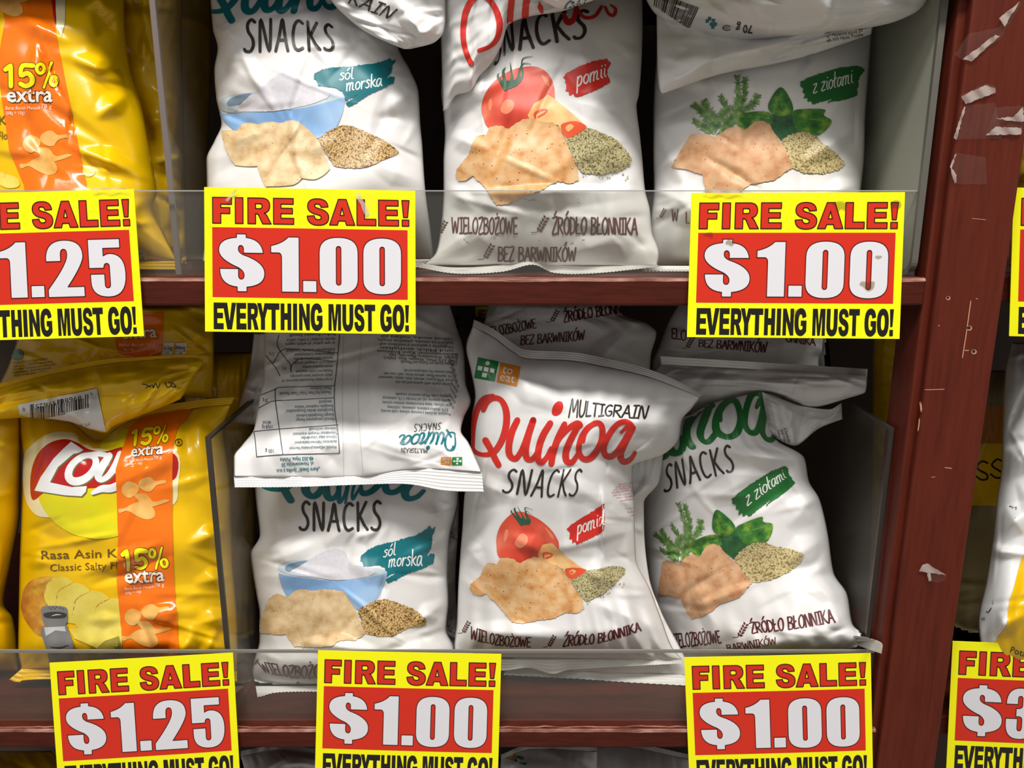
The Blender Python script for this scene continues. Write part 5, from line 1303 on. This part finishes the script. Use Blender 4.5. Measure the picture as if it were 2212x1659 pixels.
def strip_text(a, x, y, k, tilt=-.06, shear=0.0, weight=True):
    """15% extra block; (x, y) = left end of the base line of the figures, figure height 200 k"""
    tmp = Art()
    # figures as outlined strokes
    for m, l, ex in ((y_ol, 3, 12), (y_txt, 4, 0)):
        w = 40+ex
        tmp.line([(8,-150),(52,-185),(52,-8)], w, m, l, sm=0)
        tmp.line([(240,-180),(152,-180),(140,-100),(195,-118),(232,-80),(226,-30),(180,-8),(134,-28)], [w]*8, m, l, sm=3)
        tmp.line([(400,-205),(330,5)], 22+ex, m, l, sm=0)
        for cx, cy in ((300,-155),(415,-48)):
            t = np.linspace(0, 2*math.pi, 13)[:-1]
            tmp.line(np.column_stack([cx+30*np.cos(t), cy+40*np.sin(t)]), 28+ex, m, l, closed=True, sm=0)
    for m, l, bold in ((y_ol, 3, .05), (w_txt, 4, .018)):
        type_text(tmp, 'extra', 14, 126, 190, m, l, width=390, bold=bold)
    if weight:
        type_text(tmp, 'Berat Bersih Menjadi', 6, 192, 40, w_txt, 4, width=290); type_text(tmp, '78 g', 306, 186, 56, w_txt, 4, width=92); type_text(tmp, '(68g + 10g)', 8, 234, 40, w_txt, 4, width=160)
    c, s_ = math.cos(tilt), math.sin(tilt)
    def fn(v):
        X = (v[:, 0] - v[:, 1]*shear)*k; Y = v[:, 1]*k
        return np.column_stack([x + X*c - Y*s_, y + X*s_ + Y*c])
    a.extend(tmp.transformed(fn))

# -- upper left bag
b = bag('chip_bag', (110, 585), .045, 'yellow chip bag with an orange 15% strip on the upper shelf at the left edge', YB, 'chip bag')
s = Sheet([[(-190,-60),(262,-60)],[(-190,0),(268,0)],[(-190,45),(269,45)],[(-190,150),(281,150)],[(-190,230),(306,228)],[(-190,350),(328,352)],[(-188,420),(338,415)],[(-184,452),(330,452)],[(-180,500),(352,500)],[(-178,560),(382,562)]],
    [.115,.11,.105,.098,.092,.084,.077,.07,.06,.046], .062, seed=101, vprof=(.2,.2), dents=28, damp=.004, power=(2.3,.62), folds=[(.82,.12,.93,.05,.010,.014),(.86,.14,.97,.22,-.010,.016),(.8,.5,.95,.42,.006,.012),(.72,.62,.92,.68,.005,.014),(.75,.3,.95,.36,.006,.014),(.7,.98,.95,.8,.007,.014)])
pouch('pouch', s, yfilm, b)
seal('bottom_seal', [(-178,560),(382,562)], [(-180,578),(392,583)], .046, .041, yfilm, b, zig=(80,1.6), crimps=3)
a = Art(); a.fill([[(-230,-120),(110*3.95,-120),(455,80),(480,300),(560,700),(640,1100),(740,1570),(745,1900),(250,1900),(205,1580),(80,1280),(10,800),(-10,500),(15,330),(45,180),(10,60),(-120,30)]], o_strip, 1, 30)
decal('orange_strip', s, a, Z0, b, 'orange promotion strip')
a = Art(); strip_text(a, 45, 745, 1.0, -.01); decal('promotion_print', s, a, Z0, b, 'yellow figures reading 15% and pale lettering reading extra')
a = Art(); chips_motif(a, 165, 1115, .95); decal('crisps_picture', s, a, Z0, b)
a = Art(); chips_motif(a, -130, -235, .95); decal('crisps_picture', s, a, Z0, b)
a = Art(); a.fill([[(445,-200),(472,0),(480,150),(474,215),(455,120),(440,0)]], l_red, 2, 30); a.fill([[(475,-120),(560,-60),(555,200),(520,320),(485,230),(478,100)]], l_glow, 2, 30)
decal('emblem', s, a, Z0, b, 'edge of the red emblem')
a = Art(); type_text(a, 'K', -14, 1062, 110, br_txt, 2); type_text(a, 'Flo', -14, 1190, 100, br_txt, 2, width=80)
decal('flavour_lettering', s, a, Z0, b, 'brown letters'); a = Art()
for px, r, sc_ in [((60,1540),65,.7),((-30,1500),50,.7)]: a.fill([smooth_line([(px[0]-r*1.3,px[1]+10),(px[0]-20,px[1]-r*.8),(px[0]+r*1.4,px[1]-20),(px[0]+r*1.6,px[1]+50),(px[0],px[1]+r)], 4, True)], pot_f, 1, 24)
decal('potato_picture', s, a, Z0, b, 'printed potato slices'); a = Art()
a.fill([smooth_line([(700,1450),(740,1420),(800,1440),(805,1490),(740,1510)], 4, True)], pot_f, 1)
decal('slice_picture', s, a, Z0, b, 'small printed potato slice')
a = Art(); a.fill([[(1160,640),(1205,620),(1240,660),(1262,715),(1170,690)]], mat('print_panel_white', (222,220,216), .25), 2, 20); type_text(a, '10%', 1168, 672, 30, film_k, 3); type_text(a, '1.9g', 1184, 700, 30, film_k, 3)
decal('nutrition_panel', s, a, ZD, b, 'corner of a white nutrition panel')
# -- bags behind it
for rows, ys, lab, sd in [([[(200,-60),(390,-60)],[(200,0),(395,0)],[(200,60),(392,60)],[(200,150),(394,150)],[(200,300),(398,300)],[(200,420),(400,420)],[(200,570),(404,570)]], [.17,.165,.16,.155,.15,.145,.14], 'yellow chip bag behind the orange strip bag, left of the tall divider', 105),
                          ([[(260,-60),(455,-60)],[(260,60),(458,60)],[(260,200),(455,200)],[(260,330),(450,330)],[(260,440),(455,440)],[(260,560),(455,560)]], [.26,.258,.255,.25,.25,.245], 'dim yellow chip bag deepest on the upper shelf, behind the tall divider', 106)]:
    b = bag('chip_bag', (320, 560), ys[-1], lab, YB, 'chip bag')
    s = Sheet(rows, ys, .04, n=(70,100), seed=sd, vprof=(.1,.1), dents=16, damp=.006)
    pouch('pouch', s, yfilm, b)

# -- lower left bag with the emblem
b = bag('chip_bag', (280, 1470), .06, 'yellow chip bag with red emblem and orange strip on the lower shelf', YB, 'chip bag')
top = [(41,872),(149,910),(210,952),(255,922),(304,902),(430,880),(500,873)]
s = Sheet([top,[(43,930),(205,972),(300,955),(484,928)],[(49,990),(205,1012),(300,1004),(491,985)],[(48,1054),(498,1054)],[(46,1120),(499,1120)],[(42,1232),(504,1232)],[(40,1333),(512,1333)],[(39,1404),(514,1404)],[(46,1445),(512,1450)]],
    [.108,.105,.102,.098,.094,.088,.080,.072,.068], .052, seed=111, n=(130,150), vprof=(.2,.12), dents=26, damp=.003, pleat=(.003,.002), folds=[(.4,.28,.78,.14,.003,.014),(.55,.2,.9,.04,.0022,.012),(.3,.62,.65,.5,.006,.010),(.35,.66,.7,.55,-.005,.010),(.8,.5,1,.44,.005,.012),(.82,.66,1,.62,.005,.012),(.8,.82,1,.78,.005,.012),(.82,.94,1,.9,.005,.012),(.0,.55,.16,.58,.004,.010),(.5,.8,.8,.76,.003,.010),(.7,.98,.8,.85,.005,.012)])
pouch('pouch', s, yfilm, b)
seal('top_seal', top, [(40,852),(149,890),(212,930),(256,902),(304,884),(430,864),(507,858)], .108, .112, yfilm, b, zig=(80,1.6), crimps=4, wav=.001)
seal('bottom_seal', [(46,1445),(512,1450)], [(20,1468),(40,1474),(100,1468),(512,1472)], .068, .062, yfilm, b, zig=(80,1.6), crimps=3)
a = Art()
a.fill([smooth_line([(205,1140),(300,1010),(480,920),(760,960),(1000,1050),(1120,1060),(1500,1080),(1520,1380),(1450,1560),(1000,1640),(480,1650),(300,1620),(210,1450)], 5, True)], l_glow, 1, 15)
a.fill([smooth_line([(330,1440),(500,1380),(990,1380),(1250,1400),(1470,1400),(1400,1640),(1100,1780),(860,1830),(620,1790),(420,1640)], 5, True)], l_sun, 2, 15)
a.fill([smooth_line([(850,1015),(980,920),(1110,900),(1100,1010),(1010,1080),(850,1060)], 4, True)], l_sun, 2, 15)
a.fill([smooth_line([(285,1500),(262,1380),(280,1220),(340,1090),(440,1010),(560,985),(660,1015),(760,1070),(900,1090),(1060,1050),(1200,1090),(1490,1110),(1505,1300),(1380,1350),(1100,1360),(800,1400),(500,1400),(380,1440)], 5, True)], l_red, 3, 15)
for m, l, dx, dy in ((l_sh, 4, 9, 11), (l_wht, 5, 0, 0)):
    T = lambda p: [(x+dx, y+dy) for x, y in p]
    a.fill([T([(610,1008),(712,1078),(680,1100),(630,1110),(500,1220),(432,1350),(620,1390),(745,1382),(735,1430),(700,1468),(560,1460),(300,1420),(350,1310),(460,1150),(540,1070)])], m, l, 15)
    t = np.linspace(0, 2*math.pi, 25)[:-1]
    ex, ey = 138*np.cos(t), 84*np.sin(t); ang = -.72
    a.line([(x+dx, y+dy) for x, y in np.column_stack([706+ex*math.cos(ang)-ey*math.sin(ang), 1232+ex*math.sin(ang)+ey*math.cos(ang)])], 60-10*np.cos(t+.5), m, l, closed=True, sm=0)
    a.line(T([(760,1116),(850,1112),(940,1130)]), [40,44,40], m, l)
    a.line(T([(936,1126),(880,1210),(842,1290),(862,1328),(920,1300),(985,1215),(1030,1110)]), [58,66,64,48,52,60,54], m, l)
    a.line(T([(1030,1110),(1000,1190),(1010,1260),(1080,1240)]), [50,58,50,50], m, l)
    a.line(T([(792,1442),(870,1405),(960,1398),(1060,1340),(1130,1220)]), [30,58,66,62,60], m, l)
decal('emblem', s, a, ZH, b, 'red banner emblem with white script over a yellow sun')
a = Art(); R_ = zoomed(0, 1080, 3.95)
st = np.array([(1195,795),(1660,690),(1600,800),(1520,880),(1478,1040),(1472,1250),(1470,1660),(1480,2100),(1500,2400),(1532,2770),(1545,2960),(1070,2960),(1040,2650),(1000,2200),(1012,1800),(1000,1500),(990,1240),(1050,1060),(1105,890)])
a.fill([[tuple(q) for q in st]], o_strip, 6, 15)
decal('orange_strip', s, a, ZH, b, 'orange promotion strip')
ZS = lambda v: ZH(np.asarray(v) + np.array([0, 1501.0]))
for nm, fnn, args in [('promotion_print', ZH, (1120, 1045, .70, -.10, .22)), ('promotion_print', ZS, (1052, 600, .86, -.07)), ('crisps_picture', ZH, (1010, 1300, .92, 8)), ('crisps_picture', ZS, (1035, 885, .92, 8))]:
    a = Art(); (strip_text if nm[0] == 'p' else chips_motif)(a, *args)
    a.items = [(i0, i1, i2, max(i3+6, 9) if nm[0] == 'p' else 9) for i0, i1, i2, i3 in a.items]
    decal(nm, s, a, fnn, b)
a = Art(); type_text(a, 'Rasa Asin K', 355, 505, 105, br_txt, 2, width=650, bold=.006, rot=-.025); decal('flavour_lettering', s, a, ZI, b, 'brown type reading Rasa Asin K'); a = Art(); type_text(a, 'Classic Salty Fl', 430, 608, 88, br_txt, 2, width=570, rot=-.035)
decal('flavour_translation', s, a, ZI, b, 'brown type reading Classic Salty Fl'); a = Art()
t = np.linspace(0, 2*math.pi, 20)[:-1]; a.line(np.column_stack([1524+29*np.cos(t), -490+29*np.sin(t)]), 6, film_k, 2, closed=True, sm=0); type_text(a, 'R', 1510, -473, 48, film_k, 2)
decal('registered_mark', s, a, ZI, b)
a = Art()
a.fill([smooth_line([(190,830),(230,720),(330,660),(480,655),(590,700),(560,900),(500,1100),(350,1160),(240,1060),(185,940)], 5, True)], pot, 1, 24)
for i, (x, y, r) in enumerate([(520,800,150),(640,880,175),(800,960,190),(960,1000,165)]):
    t = np.linspace(0, 2*math.pi, 25)[:-1]; a.fill([list(zip(x+r*.95*np.cos(t), y+r*np.sin(t)))], pot_f, 2+i, 24)
    a.line([(x-r*.93, y+r*.1), (x-r*.75, y-r*.6), (x-r*.1, y-r*.98)], [3,12,4], pot, 2+i)
a.fill([(lambda L: L)([(590,1100),(640,1180),(830,1260),(1045,1300),(1040,1080),(900,1060)])], pot_f, 6, 24)
a.fill([[(830,1260),(900,1200),(1020,1160),(1048,1290),(1060,1420),(700,1420),(640,1290)]], mat('print_cloth_olive', (150,136,58), .3), 7, 24)
a.fill([smooth_line([(360,930),(400,905),(480,900),(560,910),(582,945),(575,1050),(490,1075),(390,1065)], 4, True)], steel, 8, 24)
a.fill([smooth_line([(385,965),(480,950),(570,965),(560,1000),(470,1008),(395,1000)], 4, True)], steel_d, 9, 24)
a.fill([[(362,1080),(575,1060),(590,1110),(625,1200),(640,1290),(610,1420),(430,1420),(410,1290),(380,1200),(356,1130)]], steel, 8, 24)
a.fill([[(385,1085),(560,1075),(570,1120),(480,1110),(400,1160)]], steel_l, 9, 24); a.line([(450,985),(490,975),(530,975)], [4,10,4], steel_l, 10); a.line([(440,1250),(520,1255),(590,1235)], [6,14,6], steel_d, 9)
for x, y in [(430,918),(460,912),(490,912),(520,918),(545,925),(475,925),(445,930)]: a.fill([[(x-5,y-4),(x+5,y-4),(x+5,y+4),(x-5,y+4)]], steel_d, 9)
decal('potato_picture', s, a, ZI, b, 'printed sliced potato with a salt shaker')

# -- bag lying upside down on top of it
b = bag('chip_bag', (210, 900), .045, 'yellow chip bag lying upside down above the emblem bag, its barcode showing', YB, 'chip bag')
t0 = [(-60,858),(80,816),(205,790),(290,780),(418,773),(440,788)]
s = Sheet([t0,[(-60,880),(80,850),(212,846),(300,838),(424,806)],[(-60,897),(80,886),(222,893),(300,876),(405,840)],[(-60,912),(60,902),(150,910),(222,935),(252,918),(350,880),(390,862)]], [.080,.076,.072,.070], .024, n=(130,70), seed=121, vprof=(.35,.3), dents=18, damp=.0035, power=(4,.5), pleat=(.002,.001), folds=[(.52,.0,.58,.98,-.012,.016,.6),(.64,.3,.72,.95,.006,.014),(.2,.5,.45,.3,.005,.016)])
pouch('pouch', s, yfilm, b, back=.006)
seal('end_seal', t0, [(-60,846),(80,806),(205,779),(290,772),(418,766),(443,784)], .080, .080, yfilm, b, zig=(90,1.4), crimps=3, wav=.0006)
a = Art(); a.fill([[(158,690),(830,545),(905,915),(700,880),(590,835),(240,790),(165,770)]], mat('print_panel_white', (222,220,216), .25), 1, 13)
rg = random.Random(8); x = 0.0
while x < 500:
    wd = rg.choice([5, 5, 10, 15]); f_ = lambda x: 718-x*.19
    tall = 30 if x < 45 or 228 < x < 262 or x > 455 else 0
    a.fill([[(258+x, f_(x)-tall), (258+x+wd, f_(x+wd)-tall), (262+x+wd, f_(x+wd)+105-12*(x > 300)), (262+x, f_(x)+105-12*(x > 300))]], film_k, 2, 13); x += wd+rg.choice([5, 5, 10])
type_text(a, '89686', 688, 608, 52, film_k, 2, width=176, rot=math.pi-.19); type_text(a, '59625', 472, 654, 52, film_k, 2, width=170, rot=math.pi-.19); type_text(a, '0', 788, 578, 44, film_k, 2, rot=math.pi-.19); type_text(a, '0', 214, 710, 44, film_k, 2, rot=math.pi-.19)
type_text(a, 'PT. Indo', 765, 836, 34, br_txt, 2, width=130, rot=math.pi-.2)
decal('barcode', s, a, ZH, b, 'white label with a barcode and figures, upside down', .0007)
a = Art(); a.line([(1215,512),(1250,520),(1290,540)], 7, film_k); a.line([(1245,545),(1300,520),(1310,545),(1330,505),(1345,545),(1365,510)], 7, film_k); a.line([(1410,500),(1425,535),(1450,540)], 7, film_k); a.line([(1440,500),(1470,510),(1450,530),(1500,535),(1470,495)], 7, film_k)
decal('date_stamp', s, a, ZH, b, 'smudged black date stamp')
# -- and the one behind that, with an orange strip
b = bag('chip_bag', (240, 860), .12, 'shadowed yellow chip bag under the shelf board, with orange strip and small labels', YB, 'chip bag')
s = Sheet([[(44,650),(455,650)],[(40,715),(462,715)],[(18,790),(462,790)],[(-20,860),(460,860)]], [.155,.148,.142,.14], .036, n=(110,70), seed=125, vprof=(.1,.1), dents=20, damp=.004)
pouch('pouch', s, yfilm, b)
a = Art(); a.fill([[(970,-100),(1400,-100),(1380,265),(1120,300),(1010,240),(985,170)]], o_strip, 1, 13)
decal('orange_strip', s, a, ZH, b, 'orange promotion strip'); a = Art()
type_text(a, 'extra', 1040, 128, 150, y_ol, 2, width=305, bold=.045, rot=-.05); type_text(a, 'extra', 1040, 128, 150, w_txt, 3, width=300, bold=.018, rot=-.05); type_text(a, 'Berat Bersih 78 g', 1020, 190, 36, w_txt, 3, width=300); type_text(a, '(68g + 10g)', 1055, 228, 30, w_txt, 3, width=90)
decal('promotion_print', s, a, ZH, b, 'pale lettering reading extra')
pw = mat('print_panel_white', (222,220,216), .25)
for x, t1 in ((1390,'3.5g'),(1500,'90mg')):
    a = Art(); a.fill([[(x+5,160),(x+95,155),(x+90,225),(x-2,232)]], pw, 2, 15); a.fill([[(x-5,238),(x+88,230),(x+75,262),(x-15,265)]], pw, 2, 15); type_text(a, t1, x+6, 218, 44, film_k, 3, width=74); type_text(a, '5%', x+24, 258, 26, film_k, 3)
    decal('nutrition_label', s, a, ZH, b, 'small white label')
a = Art()
t = np.linspace(0, 2*math.pi, 21)[:-1]; a.fill([list(zip(150+52*np.cos(t), 262+50*np.sin(t)))], mat('print_round_green', (96,138,104), .3), 2, 26)
decal('round_mark', s, a, ZH, b, 'round green mark'); a = Art()
for i in range(5): type_text(a, ['PT INDOFOOD FRITOLAY MAKMUR','Jakarta 12910 Indonesia','Under license pending by','Layanan konsumen','diproduksi oleh'][i], 118, 345+i*26, 30, br_txt, 2, width=[290,330,360,320,290][i], rot=-.13)
decal('small_print', s, a, ZH, b, 'small brown print')
# -- neighbours left and behind
b = bag('chip_bag', (0, 1470), .08, 'yellow chip bag cut off by the left photo edge on the lower shelf', YB, 'chip bag')
s = Sheet([[(-300,850),(44,860)],[(-300,960),(46,960)],[(-300,1100),(44,1100)],[(-300,1220),(22,1225)],[(-300,1300),(8,1305)],[(-300,1335),(28,1335)],[(-300,1400),(38,1398)],[(-300,1450),(40,1450)]], [.115,.112,.11,.106,.102,.10,.096,.09], .05, n=(90,110), seed=131, vprof=(.1,.1), dents=20, damp=.004, folds=[(.9,.55,1,.8,.008,.012)])
pouch('pouch', s, yfilm, b)
b = bag('chip_bag', (500, 1400), .18, 'yellow chip bag in shadow behind the emblem bag, seen through the low divider', YB, 'chip bag')
s = Sheet([[(400,760),(552,760)],[(400,900),(547,900)],[(400,1100),(550,1100)],[(400,1300),(553,1300)],[(400,1400),(548,1400)]], [.20,.20,.195,.19,.185], .04, n=(60,90), seed=135, vprof=(.1,.1), dents=16, damp=.005)
pouch('pouch', s, yfilm, b)
b = bag('chip_bag', (1960, 1400), .26, 'dim yellow chip bag deep in the right bay, left of the post', YB, 'chip bag')
s = Sheet([[(1890,690),(2060,690)],[(1884,800),(2055,800)],[(1884,900),(2050,900)],[(1882,1050),(2040,1050)],[(1878,1200),(2030,1200)],[(1874,1300),(2020,1300)]], [.30,.295,.29,.285,.28,.28], .04, n=(60,90), seed=137, vprof=(.1,.1), dents=14, damp=.005, xlim=9)
pouch('pouch', s, yfilm, b)
b = bag('chip_bag', (50, 1760), .10, 'yellow chip bag in the bottom row at the lower left corner', YB, 'chip bag')
s = Sheet([[(-150,1622),(110,1622)],[(-150,1660),(150,1670)],[(-150,1760),(190,1760)],[(-150,1900),(190,1900)]], [.13,.12,.11,.10], .04, n=(70,60), seed=139, vprof=(.3,.1), dents=14, damp=.004)
pouch('pouch', s, yfilm, b)

# ------------------------------------------------------------------ right bay
gloss_w = mat('white_glossy_film', (226, 226, 226), .22, .5, coat=.3, bump=(200, .1, .0005))
b = bag('chip_bag', (2250, 1440), .02, 'white chip bag with yellow foot hanging over the $3 card right of the post', None, 'chip bag')
s = Sheet([[(2186,740),(2440,740)],[(2172,800),(2440,800)],[(2166,900),(2440,900)],[(2164,1000),(2440,1000)],[(2152,1090),(2440,1090)],[(2144,1165),(2440,1165)],[(2130,1256),(2440,1256)],[(2113,1345),(2440,1345)],[(2119,1400),(2440,1400)],[(2124,1438),(2440,1440)]], [.12,.112,.10,.088,.078,.066,.052,.038,.028,.02], .05, n=(110,150), seed=141, xlim=9, vprof=(.1,.25), dents=24, damp=.004, folds=[(.0,.6,.3,.5,.008,.016),(.02,.42,.25,.3,.008,.016),(.05,.9,.3,.84,.006,.012)])
pouch('pouch', s, gloss_w, b)
a = Art(); a.fill([smooth_line([(2240,1130),(2206,1210),(2190,1270),(2180,1300),(2174,1350),(2150,1384),(2140,1420),(2126,1428),(2112,1434)], 4).tolist() + [(2128,1446),(2445,1446),(2445,1130)]], yfilm, 1, 8)
decal('yellow_foot', s, a, IDENT, b, 'printed yellow lower part')
a = Art(); type_text(a, 'Pota', 2180, 1408, 20, film_k, 3, rot=.3); decal('printed_words', s, a, IDENT, b, 'black print on the yellow foot'); a = Art()
type_text(a, 'NEE', 2113, 1338, 9, film_k, 3, rot=.1)
t = np.linspace(0, 2*math.pi, 15)[:-1]; a.line(np.column_stack([2136+9*np.cos(t)+2*np.sin(t), 1296-27*np.sin(t)]), 1.6, film_k, 3, closed=True, sm=0); a.line([(2135,1284),(2138,1290),(2133,1296),(2137,1302)], 2, film_k, 3)
decal('oval_mark', s, a, IDENT, b, 'black oval mark'); a = Art()
type_text(a, 'tips', 2180, 1098, 12, film_k, 3, rot=.2); type_text(a, 'net wt', 2172, 1112, 9, film_k, 3, rot=.3)
decal('small_print', s, a, IDENT, b, 'small black print')
b = bag('chip_bag', (2200, 1350), .13, 'yellow and ochre chip bag right of the post, black letters SS showing', None, 'chip bag')
s = Sheet([[(2095,800),(2420,800)],[(2085,870),(2420,870)],[(2080,980),(2420,980)],[(2068,1100),(2420,1100)],[(2060,1250),(2420,1250)],[(2050,1400),(2420,1400)]], [.22,.22,.215,.21,.205,.20], .035, n=(90,110), seed=143, xlim=9, vprof=(.1,.1), dents=16, damp=.003)
pouch('pouch', s, mat('buff_film', (150,134,92), .35), b)
a = Art(); a.fill([[(2060,876),(2300,876),(2300,958),(2060,958)]], mat('print_ochre', (196,120,20), .3), 1, 12); a.fill([[(2060,958),(2300,958),(2300,1092),(2060,1092)]], yfilm, 1, 12)
for dx, dy, mi in ((0,0,0),(32,-4,0)):
    a.line([(2133+dx,1000+dy),(2122+dx,996+dy),(2111+dx,1006+dy),(2115,1015+dy) if dx == 0 else (2146,1013+dy),(2131+dx,1024+dy),(2132+dx,1034+dy),(2120+dx,1036+dy),(2108+dx,1028+dy)], 4, film_k, 3)
decal('printed_band', s, a, IDENT, b, 'ochre and yellow bands with black letters')
b = bag('chip_bag', (2280, 560), .06, 'yellow chip bag in the right bay at the upper right photo edge', None, 'chip bag')
s = Sheet([[(2206,200),(2460,200)],[(2200,290),(2460,290)],[(2194,350),(2460,350)],[(2190,430),(2460,430)],[(2180,540),(2460,540)],[(2180,575),(2460,575)]], [.10,.09,.085,.08,.07,.065], .045, n=(80,90), seed=147, xlim=9, vprof=(.2,.15), dents=20, damp=.006)
pouch('pouch', s, yfilm, b)

# ------------------------------------------------------------------ sticky tape, and the rack at the back
tape_m = clear_mat('clear_sticky_tape', (252, 250, 248), .03, (225, 200, 190), .15, .012)
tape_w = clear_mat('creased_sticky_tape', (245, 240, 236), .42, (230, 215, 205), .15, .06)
def tape(pts, hi, label, Y=-.0046, seed=1, group='strips of clear tape'):
    """a strip of clear tape: outline in the photograph, hi = creased, lifted bands in whiter tape"""
    c = np.mean(pts, 0)
    t = thing('tape_strip', tuple(at(c[0], c[1], Y)), label, 'sticky tape', group)
    a = Art().fill([rough_poly(pts, .8, seed, 6)], tape_m, 0, 8)
    rng = np.random.RandomState(seed)
    f = lambda p, l: at(p[:, 0], p[:, 1], Y - .0004 - .0003*np.sin(p[:, 0]*.06+p[:, 1]*.09))
    flat_art('tape', a, f, t)
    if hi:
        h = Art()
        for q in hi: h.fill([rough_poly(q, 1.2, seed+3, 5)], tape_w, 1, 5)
        flat_art('crease', h, lambda p, l: at(p[:, 0], p[:, 1], Y - .0016 - .0007*np.sin(p[:, 0]*.16-p[:, 1]*.12)), t, 'white lifted crease')
    return t
tape([(2062,118),(2092,73),(2155,60),(2203,2),(2206,10),(2160,85),(2096,133),(2080,130)], [[(2080,128),(2150,75),(2160,78),(2098,133)],[(2158,40),(2203,3),(2170,58)]], 'longest strip of clear tape, slanting near the top of the upright post')
tape([(2076,212),(2078,204),(2130,180),(2150,186),(2152,200),(2086,226)], [[(2076,208),(2128,184),(2150,190),(2151,200),(2086,225)]], 'short folded strip of clear tape on the upright post, white with creases', seed=3)
tape([(2060,300),(2084,228),(2150,222),(2165,300)], [[(2060,298),(2083,230),(2086,232),(2066,302)]], 'square of clear tape below the folded strip on the upright post', seed=4)
tape([(2140,262),(2150,232),(2208,228),(2212,236),(2208,288),(2128,294)], [[(2150,256),(2190,252),(2210,230),(2212,262),(2190,262)],[(2130,292),(2150,274),(2206,276),(2206,290)]], 'crumpled strip of clear tape at the right edge of the upright post', seed=5)
tape([(2052,360),(2064,330),(2130,340),(2132,398),(2066,398)], [[(2052,360),(2064,332),(2066,334),(2056,364),(2066,378),(2066,394),(2062,396)]], 'faint square of clear tape on the upright post, lowest of the upper group', seed=6)
tape([(1984,1234),(1992,1219),(2003,1216),(2044,1243),(2043,1252),(2028,1259),(2007,1255),(2004,1238)], [[(1985,1234),(1993,1220),(2003,1217),(2044,1243),(2012,1238)],[(2003,1238),(2010,1238),(2012,1254),(2006,1256)]], 'small curled scrap of clear tape halfway down the upright post', seed=7)
tape([(1518,418),(1520,408),(1600,411),(1612,420),(1660,424),(1662,440),(1600,432)], [[(1519,416),(1521,409),(1600,412),(1608,418)]], 'strip of clear tape along the top of the smudged $1.00 card', Y=.0045, seed=8)
tape([(470,408),(520,404),(545,412),(500,440),(478,436)], [[(486,432),(510,408),(514,410),(492,436)]], 'clear tape strip on the F of the upper card by the salt bag', Y=.0045, seed=9)
tape([(760,411),(810,412),(800,470),(772,460)], [[(768,418),(776,416),(800,462),(790,468)]], 'clear tape strip on the L of the upper card by the salt bag', Y=.0045, seed=10)
tape([(196,405),(285,407),(288,424),(200,420)], [[(198,406),(272,406),(274,410),(202,411)]], 'strip of clear tape on top of the upper $1.25 card', Y=.0045, seed=11)

rack = thing('wire_rack', tuple(at(1000, 740, .44)), 'dark wire rack at the back of the shelf, seen through a gap', 'wire rack')
wire = mat('black_wire', (38, 32, 30), .5)
ve, fe = [], []
for (x0, x1, y0, y1) in [(930,1090,686,693),(930,1090,703,709),(984,992,640,760),(1022,1028,640,760)]:
    p0, p1 = at(x0, y0, .44), at(x1, y1, .44)
    v, f = box_geo(p0[0], p1[0], .44, .446, p1[2], p0[2]); fe += [[i+len(ve) for i in q] for q in f]; ve += v
link_mesh('wires', ve, fe, wire, rack)
card([(1027,662),(1180,662),(1180,768),(1027,768)], '1.00', 'distant yellow sale card behind the wire rack, seen through the gap', Yt=.455, Yb=.455)
